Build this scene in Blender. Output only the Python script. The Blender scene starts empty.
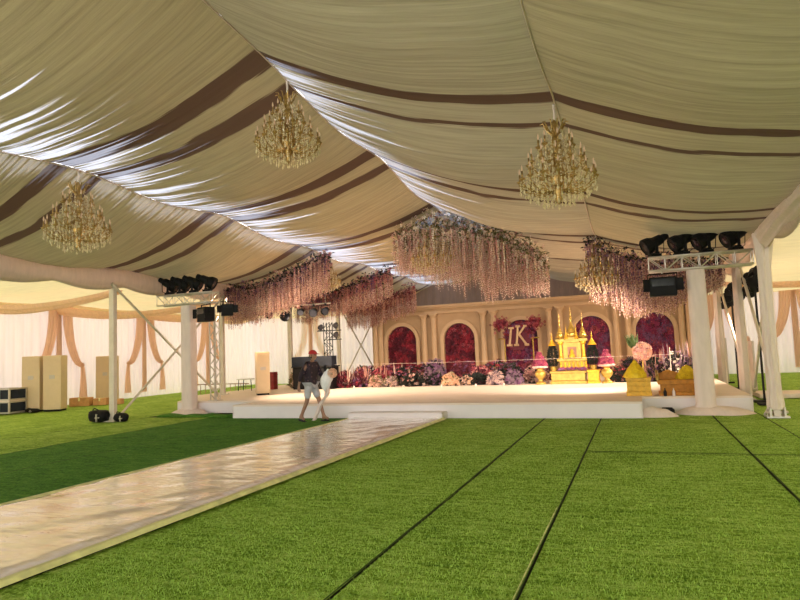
import bpy, math, random
from mathutils import Vector, Matrix, noise as mn
PI = math.pi
S = bpy.context.scene
COL = S.collection
rnd = random.Random(11)
ST = 0.35            # stage height

# ------------------------------------------------------------------ materials
MATS = {}
def _nt(name):
    m = bpy.data.materials.new(name); m.use_nodes = True
    nt = m.node_tree; nt.nodes.clear()
    out = nt.nodes.new('ShaderNodeOutputMaterial')
    MATS[name] = m
    return m, nt, out
def lk(nt, a, b): nt.links.new(a, b)
def ramp(nt, fac, stops):
    r = nt.nodes.new('ShaderNodeValToRGB')
    el = r.color_ramp.elements
    while len(el) < len(stops): el.new(.5)
    for e, (p, c) in zip(el, stops):
        e.position = p; e.color = (*c, 1) if len(c) == 3 else c
    lk(nt, fac, r.inputs['Fac']); return r
def coords(nt, kind='Object', scale=(1, 1, 1), rot=(0, 0, 0)):
    tc = nt.nodes.new('ShaderNodeTexCoord'); mp = nt.nodes.new('ShaderNodeMapping')
    mp.inputs['Scale'].default_value = scale; mp.inputs['Rotation'].default_value = rot
    lk(nt, tc.outputs[kind], mp.inputs['Vector']); return mp.outputs['Vector']
def noise_n(nt, vec, scale, detail=3, rough=.55):
    n = nt.nodes.new('ShaderNodeTexNoise'); n.inputs['Scale'].default_value = scale
    n.inputs['Detail'].default_value = detail; n.inputs['Roughness'].default_value = rough
    lk(nt, vec, n.inputs['Vector']); return n.outputs['Fac']
def bump(nt, h, strength=.4, dist=.01):
    b = nt.nodes.new('ShaderNodeBump'); b.inputs['Strength'].default_value = strength
    b.inputs['Distance'].default_value = dist; lk(nt, h, b.inputs['Height']); return b.outputs['Normal']
def solid(name, col, rough=.5, metal=0., var=.18, scale=6., bmp=0., bscale=40., spec=.4):
    m, nt, out = _nt(name)
    p = nt.nodes.new('ShaderNodeBsdfPrincipled')
    v = coords(nt)
    f = noise_n(nt, v, scale)
    a = tuple(max(0, c * (1 - var)) for c in col); b = tuple(min(1, c * (1 + var)) for c in col)
    r = ramp(nt, f, [(.3, a), (.7, b)])
    lk(nt, r.outputs['Color'], p.inputs['Base Color'])
    p.inputs['Roughness'].default_value = rough; p.inputs['Metallic'].default_value = metal
    p.inputs['Specular IOR Level'].default_value = spec
    if bmp: lk(nt, bump(nt, noise_n(nt, v, bscale), bmp, .01), p.inputs['Normal'])
    lk(nt, p.outputs[0], out.inputs[0]); return m
def emis(name, col, s):
    m, nt, out = _nt(name)
    e = nt.nodes.new('ShaderNodeEmission'); e.inputs[0].default_value = (*col, 1); e.inputs[1].default_value = s
    lk(nt, e.outputs[0], out.inputs[0]); return m
def cloth(name, col, trans=.4, var=.1, scale=(3, 3, .6), tcol=None, rough=.8):
    """woven fabric: diffuse + translucent"""
    m, nt, out = _nt(name)
    v = coords(nt, 'Object', scale)
    f = noise_n(nt, v, 4.0, 4)
    a = tuple(c * (1 - var) for c in col); b = tuple(min(1, c * (1 + var)) for c in col)
    r = ramp(nt, f, [(.3, a), (.7, b)])
    d = nt.nodes.new('ShaderNodeBsdfDiffuse'); t = nt.nodes.new('ShaderNodeBsdfTranslucent')
    lk(nt, r.outputs['Color'], d.inputs[0])
    if tcol: t.inputs[0].default_value = (*tcol, 1)
    else: lk(nt, r.outputs['Color'], t.inputs[0])
    nb = bump(nt, noise_n(nt, v, 9, 3), .25, .02)
    lk(nt, nb, d.inputs['Normal'])
    mx = nt.nodes.new('ShaderNodeMixShader'); mx.inputs[0].default_value = trans
    lk(nt, d.outputs[0], mx.inputs[1]); lk(nt, t.outputs[0], mx.inputs[2]); lk(nt, mx.outputs[0], out.inputs[0])
    return m

def math_n(nt, op, a, b=None, c=None):
    n = nt.nodes.new('ShaderNodeMath'); n.operation = op
    for i, x in enumerate((a, b, c)):
        if x is None: continue
        if isinstance(x, (int, float)): n.inputs[i].default_value = x
        else: lk(nt, x, n.inputs[i])
    return n.outputs[0]

def lining_mat(name, ucen, uw, col=(.42, .33, .185), amt=1.0, bandw=1.0, b2=.10, near=-1e3):
    """pleated satin roof lining. UV: u across the strip 0..1, v = metres along the tent.
    brown bands are dyed cloth; pale streaks are daylight put in by a hand-placed translucent mask."""
    m, nt, out = _nt(name)
    tc = nt.nodes.new('ShaderNodeTexCoord'); sp = nt.nodes.new('ShaderNodeSeparateXYZ')
    lk(nt, tc.outputs['UV'], sp.inputs[0]); U, V = sp.outputs[0], sp.outputs[1]
    cb = nt.nodes.new('ShaderNodeCombineXYZ'); lk(nt, U, cb.inputs[0]); lk(nt, V, cb.inputs[1])
    # wobble the bands a little
    mp = nt.nodes.new('ShaderNodeMapping'); mp.inputs['Scale'].default_value = (1.5, .35, 1); lk(nt, cb.outputs[0], mp.inputs[0])
    wob = math_n(nt, 'MULTIPLY', math_n(nt, 'SUBTRACT', noise_n(nt, mp.outputs[0], 2.0, 2), .5), .30)
    mp2 = nt.nodes.new('ShaderNodeMapping'); mp2.inputs['Scale'].default_value = (.8, 9, 1); lk(nt, cb.outputs[0], mp2.inputs[0])
    fray = math_n(nt, 'MULTIPLY', math_n(nt, 'SUBTRACT', noise_n(nt, mp2.outputs[0], 2.5, 3), .5), .16)
    vv = math_n(nt, 'ADD', math_n(nt, 'ADD', V, wob), fray)
    # periodic position inside a 4.55 m bay (rafter at 0)
    ph = math_n(nt, 'SUBTRACT', math_n(nt, 'FLOORED_MODULO', math_n(nt, 'ADD', math_n(nt, 'SUBTRACT', vv, 9.1), 2.275), 4.55), 2.275)
    def band(c, w):
        d = math_n(nt, 'ABSOLUTE', math_n(nt, 'SUBTRACT', ph, c))
        r = nt.nodes.new('ShaderNodeMapRange'); r.inputs[1].default_value = w; r.inputs[2].default_value = w + .035
        r.inputs[3].default_value = 1; r.inputs[4].default_value = 0; lk(nt, d, r.inputs[0]); return r.outputs[0]
    bands = math_n(nt, 'MAXIMUM', band(-.50, .19 * bandw), band(.42, b2))
    mp3 = nt.nodes.new('ShaderNodeMapping'); mp3.inputs['Scale'].default_value = (.9, 5.5, 1); lk(nt, cb.outputs[0], mp3.inputs[0])
    st = noise_n(nt, mp3.outputs[0], 2.6, 5, .65)
    cr = ramp(nt, st, [(.3, tuple(c * .78 for c in col)), (.5, col), (.72, tuple(min(1, c * 1.18) for c in col))])
    mix = nt.nodes.new('ShaderNodeMix'); mix.data_type = 'RGBA'
    lk(nt, bands, mix.inputs[0]); lk(nt, cr.outputs[0], mix.inputs[6]); mix.inputs[7].default_value = (.13, .075, .048, 1)
    # daylight streaks put into the cloth: placed mask of bluish, more translucent tint
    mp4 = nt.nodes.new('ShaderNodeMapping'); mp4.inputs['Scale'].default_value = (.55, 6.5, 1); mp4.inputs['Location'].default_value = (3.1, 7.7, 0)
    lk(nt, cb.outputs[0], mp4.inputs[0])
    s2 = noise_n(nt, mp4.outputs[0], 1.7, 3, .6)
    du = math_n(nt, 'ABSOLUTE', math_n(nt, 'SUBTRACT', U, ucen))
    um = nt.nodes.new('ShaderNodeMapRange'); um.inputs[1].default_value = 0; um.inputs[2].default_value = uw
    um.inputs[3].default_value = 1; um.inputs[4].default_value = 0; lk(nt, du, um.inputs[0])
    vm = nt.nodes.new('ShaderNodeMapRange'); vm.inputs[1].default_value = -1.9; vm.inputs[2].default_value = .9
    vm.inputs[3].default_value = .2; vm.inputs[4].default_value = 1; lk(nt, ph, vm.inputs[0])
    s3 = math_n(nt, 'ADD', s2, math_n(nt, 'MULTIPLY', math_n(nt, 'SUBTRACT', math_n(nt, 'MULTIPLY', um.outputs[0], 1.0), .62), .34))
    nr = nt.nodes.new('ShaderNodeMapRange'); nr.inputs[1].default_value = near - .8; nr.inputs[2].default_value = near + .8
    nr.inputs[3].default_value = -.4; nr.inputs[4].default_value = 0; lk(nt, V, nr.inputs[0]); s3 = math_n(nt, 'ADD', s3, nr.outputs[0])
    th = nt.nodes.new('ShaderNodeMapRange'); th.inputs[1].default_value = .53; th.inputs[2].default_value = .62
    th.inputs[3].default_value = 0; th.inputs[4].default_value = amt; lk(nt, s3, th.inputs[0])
    d = nt.nodes.new('ShaderNodeBsdfDiffuse'); t = nt.nodes.new('ShaderNodeBsdfTranslucent'); g = nt.nodes.new('ShaderNodeBsdfGlossy')
    lk(nt, mix.outputs[2], d.inputs[0])
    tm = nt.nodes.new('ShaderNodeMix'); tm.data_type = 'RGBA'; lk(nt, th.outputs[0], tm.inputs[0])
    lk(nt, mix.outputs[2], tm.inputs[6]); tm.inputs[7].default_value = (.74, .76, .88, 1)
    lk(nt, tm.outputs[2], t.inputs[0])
    g.inputs['Roughness'].default_value = .38; lk(nt, mix.outputs[2], g.inputs[0])
    nb = bump(nt, st, .35, .04)
    lk(nt, nb, d.inputs['Normal']); lk(nt, nb, g.inputs['Normal'])
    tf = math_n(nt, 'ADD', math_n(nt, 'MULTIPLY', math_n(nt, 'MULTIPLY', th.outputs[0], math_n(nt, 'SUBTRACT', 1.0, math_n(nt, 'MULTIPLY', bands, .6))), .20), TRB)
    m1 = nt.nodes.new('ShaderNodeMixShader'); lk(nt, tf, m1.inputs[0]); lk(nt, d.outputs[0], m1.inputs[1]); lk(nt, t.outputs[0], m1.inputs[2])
    m2 = nt.nodes.new('ShaderNodeMixShader'); m2.inputs[0].default_value = .10
    lk(nt, m1.outputs[0], m2.inputs[1]); lk(nt, g.outputs[0], m2.inputs[2]); lk(nt, m2.outputs[0], out.inputs[0])
    return m
TRB = .046

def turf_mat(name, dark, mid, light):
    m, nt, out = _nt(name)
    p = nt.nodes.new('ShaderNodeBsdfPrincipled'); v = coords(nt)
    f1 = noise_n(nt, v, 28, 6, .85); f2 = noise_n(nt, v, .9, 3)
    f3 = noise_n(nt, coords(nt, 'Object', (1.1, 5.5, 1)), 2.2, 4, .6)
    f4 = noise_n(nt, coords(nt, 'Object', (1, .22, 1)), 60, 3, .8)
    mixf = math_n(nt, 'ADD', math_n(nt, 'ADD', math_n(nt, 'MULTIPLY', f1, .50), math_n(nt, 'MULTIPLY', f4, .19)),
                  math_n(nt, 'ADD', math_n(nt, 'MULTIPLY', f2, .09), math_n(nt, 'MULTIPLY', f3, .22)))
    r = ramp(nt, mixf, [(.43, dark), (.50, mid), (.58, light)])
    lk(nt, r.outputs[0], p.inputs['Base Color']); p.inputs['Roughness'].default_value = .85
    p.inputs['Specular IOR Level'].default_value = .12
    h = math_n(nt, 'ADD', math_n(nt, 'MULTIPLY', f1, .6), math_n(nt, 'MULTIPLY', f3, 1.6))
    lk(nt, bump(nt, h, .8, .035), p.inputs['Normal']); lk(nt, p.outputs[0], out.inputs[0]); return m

turf = turf_mat('turf', (.08, .18, .012), (.27, .46, .05), (.56, .74, .20))
turf_blade = solid('turf_blade', (.31, .49, .075), .6, 0, .45, 24, spec=.3)
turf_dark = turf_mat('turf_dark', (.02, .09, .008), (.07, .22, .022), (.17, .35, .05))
m_ground = solid('packed_ground', (.02, .022, .012), .95)
m_seam = solid('seam_tape', (.045, .08, .018), .9)
m_alu = solid('tent_aluminium', (.66, .60, .50), .45, .3, .06)
m_steel = solid('truss_steel', (.62, .58, .52), .35, .7, .1)
m_black = solid('black_housing', (.006, .006, .007), .6, 0, .3, spec=.2)
m_dark = solid('dark_plastic', (.02, .02, .022), .7, spec=.2)
m_lens = solid('lens_glass', (.02, .022, .03), .12, 0)
m_gold = solid('gold', (.46, .31, .07), .28, .55, .22, 9, .3, 30)
m_brass = solid('brass', (.42, .27, .09), .34, .7, .3, 20)
m_goldy = solid('bright_gold', (.66, .38, .03), .4, .25, .15, 12, .4, 26)
m_crystal = solid('crystal', (.70, .58, .36), .12, 0, .05, 5, spec=1.)
m_bulb = emis('candle_bulb', (1.0, .66, .34), .32)
m_white = cloth('white_cloth', (.88, .76, .70), .15, .05)
m_pelmet = cloth('pelmet_cloth', (.74, .60, .51), .18, .06)
m_wall = cloth('sheer_wall_cloth', (.80, .73, .71), .105, .05, (.5, 3.2, .1), (.88, .78, .77))
m_cream = cloth('cream_lining', (.80, .66, .44), .145, .07, (.5, 2, 1), (.92, .70, .36))
m_val = cloth('cream_valance', (.90, .74, .50), .25, .06, (2, 2, 1), (.9, .68, .38))
m_salmon = cloth('salmon_drape', (.86, .58, .42), .30, .10, (4, 4, .4), (.98, .68, .48))
m_taupe = cloth('taupe_drape', (.50, .34, .24), .3, .10, (4, 4, .4))
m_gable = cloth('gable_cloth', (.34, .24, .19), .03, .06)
m_riser = solid('riser_cloth', (.84, .79, .80), .55, 0, .03, 2, .15, 12)
m_stage = solid('stage_carpet', (.84, .72, .62), .5, 0, .05, 1.5, .1, 20)
m_plaster = solid('backdrop_paint', (.50, .34, .19), .6, 0, .05, 3)
m_plaster2 = solid('backdrop_moulding', (.60, .42, .25), .55, 0, .04, 3)
m_case = solid('case_panel', (.02, .026, .04), .75, spec=.2)
m_ac = solid('cooler_plastic', (.68, .52, .32), .45, 0, .03)
m_acp = solid('cooler_panel', (.55, .48, .42), .35, 0, .05)
m_card = solid('cardboard', (.62, .33, .13), .8)
m_skin = solid('skin', (.36, .20, .13), .55, 0, .06)
m_cap = solid('red_cap', (.50, .03, .03), .7)
m_shorts = solid('grey_shorts', (.50, .50, .54), .8)
m_hair = solid('black_hair', (.01, .008, .007), .6)
m_red = solid('red_plastic', (.25, .02, .02), .4)
m_peach = solid('peach_petal', (.88, .55, .38), .6)
m_pl = solid('white_film_bag', (.86, .88, .90), .35)
def shirt_mat():
    m, nt, out = _nt('patterned_shirt')
    p = nt.nodes.new('ShaderNodeBsdfPrincipled'); v = coords(nt)
    n = nt.nodes.new('ShaderNodeTexVoronoi'); n.inputs['Scale'].default_value = 14; lk(nt, v, n.inputs['Vector'])
    r = ramp(nt, n.outputs['Distance'], [(.08, (.24, .13, .13)), (.25, (.035, .018, .03)), (.6, (.02, .012, .022))])
    lk(nt, r.outputs[0], p.inputs['Base Color']); p.inputs['Roughness'].default_value = .8
    lk(nt, p.outputs[0], out.inputs[0]); return m
m_shirt = shirt_mat()
def runway_mat():
    m, nt, out = _nt('runway_film')
    p = nt.nodes.new('ShaderNodeBsdfPrincipled'); v = coords(nt, 'Object', (1, 1.6, 1))
    f = noise_n(nt, coords(nt, 'Object', (1.0, 2.6, 1), (0, 0, -1.0)), 1.3, 4, .55)
    f2 = noise_n(nt, coords(nt, 'Object', (.7, 4.5, 1), (0, 0, -1.05)), 1.0, 4, .6)
    r = ramp(nt, f2, [(.3, (.90, .76, .67)), (.7, (.97, .88, .81))])
    lk(nt, r.outputs[0], p.inputs['Base Color']); p.inputs['Roughness'].default_value = .12
    p.inputs['Specular IOR Level'].default_value = 1.0
    p.inputs['Coat Weight'].default_value = 1.; p.inputs['Coat Roughness'].default_value = .1; p.inputs['Coat IOR'].default_value = 1.9
    h = math_n(nt, 'ADD', math_n(nt, 'MULTIPLY', f, .6), math_n(nt, 'MULTIPLY', f2, 1.2))
    nb = bump(nt, h, .30, .05); lk(nt, nb, p.inputs['Normal']); lk(nt, nb, p.inputs['Coat Normal'])
    lk(nt, p.outputs[0], out.inputs[0]); return m
m_run = runway_mat()
m_tape = solid('runway_edge', (.80, .80, .38), .5)
def floral_panel_mat(name, a, b, c):
    m, nt, out = _nt(name)
    p = nt.nodes.new('ShaderNodeBsdfPrincipled'); v = coords(nt)
    n = nt.nodes.new('ShaderNodeTexVoronoi'); n.inputs['Scale'].default_value = 6; lk(nt, v, n.inputs['Vector'])
    f = noise_n(nt, v, 2.2, 4)
    r1 = ramp(nt, n.outputs['Distance'], [(.1, c), (.35, b), (.6, a)])
    r2 = ramp(nt, f, [(.42, a), (.58, b)])
    mx = nt.nodes.new('ShaderNodeMix'); mx.data_type = 'RGBA'; mx.inputs[0].default_value = .5
    lk(nt, r1.outputs[0], mx.inputs[6]); lk(nt, r2.outputs[0], mx.inputs[7])
    lk(nt, mx.outputs[2], p.inputs['Base Color']); p.inputs['Roughness'].default_value = .6
    lk(nt, p.outputs[0], out.inputs[0]); return m
m_fp_red = floral_panel_mat('red_rose_panel', (.05, .01, .025), (.20, .012, .03), (.40, .03, .06))
m_fp_pink = floral_panel_mat('magenta_rose_panel', (.07, .025, .08), (.20, .03, .11), (.45, .09, .24))
FC = {k: solid('petal_' + k, c, .6, 0, .22, 10) for k, c in dict(
    pink=(.58, .27, .25), palepink=(.70, .48, .41), dusty=(.42, .22, .18), red=(.30, .02, .04), maroon=(.12, .012, .03),
    purple=(.20, .085, .19), lilac=(.25, .17, .21), peach=(.78, .44, .28), magenta=(.27, .03, .10), white=(.80, .72, .62),
    rose=(.40, .08, .11), yellow=(.95, .62, .02), orange=(.52, .22, .025), blue=(.45, .52, .78), cream=(.74, .56, .38)).items()}
m_leafd = solid('dark_leaf', (.018, .022, .018), .6, 0, .3)
m_leafg = solid('green_leaf', (.07, .12, .03), .6, 0, .3)
m_leafo = solid('olive_leaf', (.17, .16, .06), .6, 0, .3)
m_leafr = solid('burgundy_leaf', (.12, .02, .035), .6, 0, .3)
m_stem = solid('flower_stem', (.32, .17, .11), .7)

# ------------------------------------------------------------------ mesh builder
class MB:
    def __init__(s): s.v = []; s.f = []; s.m = []; s.mi = 0
    def face(s, idx): s.f.append(tuple(idx)); s.m.append(s.mi)
    def box(s, x0, x1, y0, y1, z0, z1, M=None):
        n = len(s.v)
        for x, y, z in ((x0,y0,z0),(x1,y0,z0),(x1,y1,z0),(x0,y1,z0),(x0,y0,z1),(x1,y0,z1),(x1,y1,z1),(x0,y1,z1)):
            p = Vector((x, y, z)); s.v.append(tuple(M @ p) if M else tuple(p))
        for f in ((0,3,2,1),(4,5,6,7),(0,1,5,4),(1,2,6,5),(2,3,7,6),(3,0,4,7)): s.face([n + i for i in f])
        return s
    def tube(s, pts, r, n=8, cap=True):
        pts = [Vector(p) for p in pts]
        if not hasattr(r, '__len__'): r = [r] * len(pts)
        base = len(s.v); up = None
        for i, p in enumerate(pts):
            d = (pts[min(i+1, len(pts)-1)] - pts[max(i-1, 0)])
            d = d.normalized() if d.length > 1e-9 else Vector((0, 0, 1))
            if up is None:
                up = d.orthogonal().normalized()
            else:
                up = (up - d * up.dot(d)); up = up.normalized() if up.length > 1e-6 else d.orthogonal().normalized()
            w = d.cross(up)
            for k in range(n):
                a = 2 * PI * k / n
                s.v.append(tuple(p + (up * math.cos(a) + w * math.sin(a)) * r[i]))
        for i in range(len(pts) - 1):
            for k in range(n):
                a = base + i * n + k; b = base + i * n + (k + 1) % n
                s.face((a, b, b + n, a + n))
        if cap:
            s.face([base + k for k in range(n)][::-1]); s.face([base + (len(pts)-1) * n + k for k in range(n)])
        return s
    def lathe(s, prof, c=(0, 0, 0), n=16, M=None):
        base = len(s.v); c = Vector(c)
        for r, z in prof:
            for k in range(n):
                a = 2 * PI * k / n
                p = Vector((r * math.cos(a), r * math.sin(a), z))
                if M: p = M @ p
                s.v.append(tuple(p + c))
        for i in range(len(prof) - 1):
            for k in range(n):
                a = base + i * n + k; b = base + i * n + (k + 1) % n
                s.face((a, b, b + n, a + n))
        s.face([base + k for k in range(n)][::-1]); s.face([base + (len(prof)-1) * n + k for k in range(n)])
        return s
    def blob(s, c, r, sq=1.0):      # small octahedron
        n = len(s.v); x, y, z = c
        for d in ((r,0,0),(-r,0,0),(0,r,0),(0,-r,0),(0,0,r*sq),(0,0,-r*sq)): s.v.append((x+d[0], y+d[1], z+d[2]))
        for f in ((0,2,4),(2,1,4),(1,3,4),(3,0,4),(2,0,5),(1,2,5),(3,1,5),(0,3,5)): s.face([n+i for i in f])
    def flower(s, c, r, nrm, R):    # cupped five-petal bloom
        n = len(s.v); nrm = Vector(nrm).normalized(); a = nrm.orthogonal().normalized(); b = nrm.cross(a); c = Vector(c)
        s.v.append(tuple(c))
        o = R.random() * 6
        for k in range(5):
            for j, (rr, h) in enumerate(((.75, .25), (1.0, .5), (.75, .25))):
                an = o + 2 * PI * (k + (j - 1) * .30) / 5
                s.v.append(tuple(c + (a * math.cos(an) + b * math.sin(an)) * r * rr + nrm * r * h))
            q = n + 1 + 3 * k; s.face((n, q, q + 1, q + 2))
    def leaf(s, c, d, L, W):
        c = Vector(c); d = Vector(d).normalized(); a = d.orthogonal().normalized()
        n = len(s.v); m = c + d * L * .5
        up = d.cross(a)
        for p in (c, m + a * W + up * W * .4, c + d * L, m - a * W + up * W * .4): s.v.append(tuple(p))
        s.face((n, n+1, n+2, n+3))
    def grid(s, nu, nv, fn, thick=None):
        b = len(s.v)
        for i in range(nu + 1):
            for j in range(nv + 1): s.v.append(tuple(fn(i / nu, j / nv)))
        for i in range(nu):
            for j in range(nv):
                a = b + i * (nv + 1) + j; s.face((a, a + nv + 1, a + nv + 2, a + 1))
        return s
    def build(s, name, mats, parent=None, smooth=False, bevel=0, solid_t=0):
        me = bpy.data.meshes.new(name); me.from_pydata(s.v, [], s.f); me.update()
        if not isinstance(mats, (list, tuple)): mats = [mats]
        for m in mats: me.materials.append(m)
        if len(mats) > 1: me.polygons.foreach_set('material_index', s.m)
        if smooth: me.polygons.foreach_set('use_smooth', [True] * len(me.polygons))
        o = bpy.data.objects.new(name, me); COL.objects.link(o)
        if parent: o.parent = parent
        if bevel:
            b = o.modifiers.new('bevel', 'BEVEL'); b.width = bevel; b.segments = 2; b.limit_method = 'ANGLE'
        if solid_t:
            b = o.modifiers.new('thickness', 'SOLIDIFY'); b.thickness = solid_t
        return o
def tag(o, label=None, cat=None, group=None, kind=None):
    if label: o['label'] = label
    if cat: o['category'] = cat
    if group: o['group'] = group
    if kind: o['kind'] = kind
    return o
def empty(name, loc, label, cat, group=None, rz=0.):
    o = bpy.data.objects.new(name, None); COL.objects.link(o); o.location = loc; o.rotation_euler = (0, 0, rz)
    o.empty_display_size = .1
    return tag(o, label, cat, group)
def struct(o): o['kind'] = 'structure'; return o
def copy_tree(o, parent=None):
    c = o.copy(); COL.objects.link(c); c.parent = parent
    for ch in list(o.children): copy_tree(ch, c)
    return c
def V(*a): return Vector(a)

# ------------------------------------------------------------------ ground
def quad_slab(name, pts, z0, z1, mat):
    mb = MB(); n = len(pts)
    for z in (z0, z1):
        for x, y in pts: mb.v.append((x, y, z))
    mb.face(list(range(n))[::-1]); mb.face([n + i for i in range(n)])
    for i in range(n):
        j = (i + 1) % n; mb.face((i, j, n + j, n + i))
    return mb.build(name, mat)
struct(quad_slab('floor', [(-22.5, -9), (11.5, -9), (11.5, 33), (-22.5, 33)], -.2, -.03, m_ground))
G = .012
def turf_strip(x0, x1, y0, y1, mat=turf):
    # rolled turf with slightly rippled surface
    nx = max(2, int((x1 - x0) / .5)); ny = max(2, int((y1 - y0) / .25))
    mb = MB()
    def fn(u, v):
        x = x0 + G + (x1 - x0 - 2 * G) * u; y = y0 + G + (y1 - y0 - 2 * G) * v
        return (x, y, -.012 + .012 * mn.noise(Vector((x * .35, y * 1.6, 3.)))) 
    mb.grid(nx, ny, fn)
    o = mb.build('floor', mat, smooth=True); return struct(o)
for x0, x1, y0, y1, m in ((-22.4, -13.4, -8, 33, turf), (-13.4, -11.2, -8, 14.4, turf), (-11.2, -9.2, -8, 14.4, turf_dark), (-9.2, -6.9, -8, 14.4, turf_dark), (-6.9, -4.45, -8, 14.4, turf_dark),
                          (-4.45, -2.02, -8, 14.4, turf), (-2.02, -.83, -8, 14.4, turf), (-.83, 1.38, -8, 9.78, turf),
                          (-.83, 1.38, 9.78, 15.6, turf), (1.38, 2.3, 9.78, 33, turf), (1.38, 5.0, -8, 9.78, turf),
                          (2.3, 11.3, 9.78, 33, turf), (5.0, 11.3, -8, 9.78, turf)):
    turf_strip(x0, x1, y0, y1, m)

# seams: dark joining tape lying between the rolls
for i, (a, b, w) in enumerate((((-2.02, 2.0), (-2.02, 14.0), .028), ((-.83, 2.0), (-.83, 14.0), .022), ((1.38, 4.0), (1.38, 14.6), .022),
                               ((-.83, 9.78), (5, 9.78), .05))):
    mb = MB(); a = V(*a, 0); b = V(*b, 0); d = (b - a).normalized(); sd = V(-d.y, d.x, 0)
    R = random.Random(i); N = 60; 
    def fn(u, v, a=a, b=b, sd=sd, w=w, i=i):
        p = a + (b - a) * u; ww = w * (.35 + 1.1 * abs(mn.noise(V(u * 9, i, 5))))
        return p + sd * (ww * (v - .5)) + V(0, 0, .004 + .006 * (1 - abs(2 * v - 1)))
    mb.grid(N, 2, fn)
    o = struct(mb.build('trim_%d' % (i + 1), m_seam))

mb = MB(); mb.grid(40, 2, lambda u, v: (-.842 + .016 * (v - .5) * (.3 + 1.6 * abs(mn.noise(V(u * 14, 2, 2)))) - .002 * u, 3.6 + 2.8 * u, .009 + .004 * (1 - abs(2 * v - 1))))
struct(mb.build('trim_5', m_tape))
# turf pile: short plastic blades on the nearer rolls
def pile():
    R = random.Random(21); mb = MB()
    vs, fs = mb.v, mb.f
    n = 0
    while n < 120000:
        y = 2.9 + 9.5 * R.random() ** 1.5; x = R.uniform(-.9 * y - 1.2, .33 * y + .9)
        if x < -4.28: 
            continue
        if min(abs(x + 2.02), abs(x + .83), abs(x - 1.38)) < .022 or (x > -.83 and abs(y - 9.78) < .02): continue
        h = R.uniform(.012, .026); a = R.uniform(0, 6.283); w = R.uniform(.0022, .004); l = R.uniform(.004, .016); b = R.uniform(0, 6.283)
        z = -.010 + .012 * mn.noise(Vector((x * .35, y * 1.6, 3.)))
        dx, dy = math.cos(a) * w, math.sin(a) * w; i = len(vs)
        vs.append((x - dx, y - dy, z)); vs.append((x + dx, y + dy, z)); vs.append((x + l * math.cos(b), y + l * math.sin(b), z + h))
        fs.append((i, i + 1, i + 2)); n += 1
    mb.m = [0] * len(fs)
    o = mb.build('turf_pile', turf_blade); tag(o, 'short upright artificial grass blades covering the green turf', 'grass', kind='stuff')
pile()
# runway
def runway():
    root = empty('aisle_runway', (-5.6, 8, 0), 'long glossy pale plastic-covered walkway running over the turf to the stage steps', 'runway')
    def edge(y): # left, right
        t = (y - 3.0) / 11.0
        return (-6.98 + .36 * t, -4.50 + .22 * t)
    mb = MB(); y0, y1 = -6, 13.78
    def fn(u, v):
        y = y0 + (y1 - y0) * v; l, r = edge(y); x = l + (r - l) * u
        e = min(u, 1 - u) * 2.4
        z = .012 + .045 * min(1, e / .12) + .007 * mn.noise(V(x * 1.3, y * 2.6, 0)) + .013 * mn.noise(V((x * .54 + y * .84) * .7, (-x * .84 + y * .54) * 3.4, 0))
        return (x + 5.6, y - 8, max(z, .004))
    mb.grid(34, 320, fn); mb.build('film_cover', m_run, root, smooth=True)
    for s, nm in ((1, 'edge_tape'), (0, 'edge_tape')):
        mb = MB()
        def fn2(u, v, s=s):
            y = y0 + (y1 - y0) * v; x = edge(y)[s] + (u - .5) * .10 + (.04 if s else -.04) + .012 * mn.noise(V(y * 1.5, s, 1))
            return (x + 5.6, y - 8, .016 + .05 * (1 - abs(2 * u - 1)) if s else .014 + .03 * (1 - abs(2 * u - 1)))
        mb.grid(4, 160, fn2); mb.build(nm, m_tape, root, smooth=True)
runway()

# stage
def stage():
    root = empty('stage_platform', (-5, 20, 0), 'wide low stage with cream floor and white skirted front', 'stage')
    pts = [(-10.25, 14.1), (.02, 14.1), (.02, 15.3), (2.25, 15.3), (2.25, 31), (-14.6, 31), (-14.6, 18), (-13.2, 15.4), (-10.25, 15.4)]
    n = len(pts)
    mb = MB()
    for z in (ST - .05, ST):
        for x, y in pts: mb.v.append((x + 5, y - 20, z))
    mb.face(range(n)[::-1]); mb.face([n + i for i in range(n)])
    for i in range(n): j = (i + 1) % n; mb.face((i, j, n + j, n + i))
    mb.build('deck', m_stage, root)
    mb = MB()
    loop = []
    for i in range(n):
        a = V(*pts[i], 0); b = V(*pts[(i + 1) % n], 0); L = (b - a).length; k = max(2, int(L / .08))
        nrm = V((b - a).y, -(b - a).x, 0).normalized()
        for q in range(k): loop.append((a.lerp(b, q / k), nrm))
    N = len(loop)
    for zi, z in enumerate((0.0, .1, .2, ST - .045)):
        for q, (p, nr) in enumerate(loop):
            o = .014 * mn.noise(V(p.x * 2.2, p.y * 2.2, 0)) * (1 - zi / 3) + .004
            mb.v.append((p.x + nr.x * o + 5, p.y + nr.y * o - 20, z))
    for zi in range(3):
        for q in range(N):
            a = zi * N + q; b = zi * N + (q + 1) % N; mb.face((a, b, b + N, a + N))
    mb.build('skirt', m_riser, root, smooth=True)
    return root
stage()
st = MB(); st.box(-1.2, 1.2, -.2, .2, 0, .175)
o = st.build('stage_step', m_riser, bevel=.02); o.location = (-5.45, 13.9, 0)
tag(o, 'low white step between the runway end and the stage front', 'step')

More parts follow.
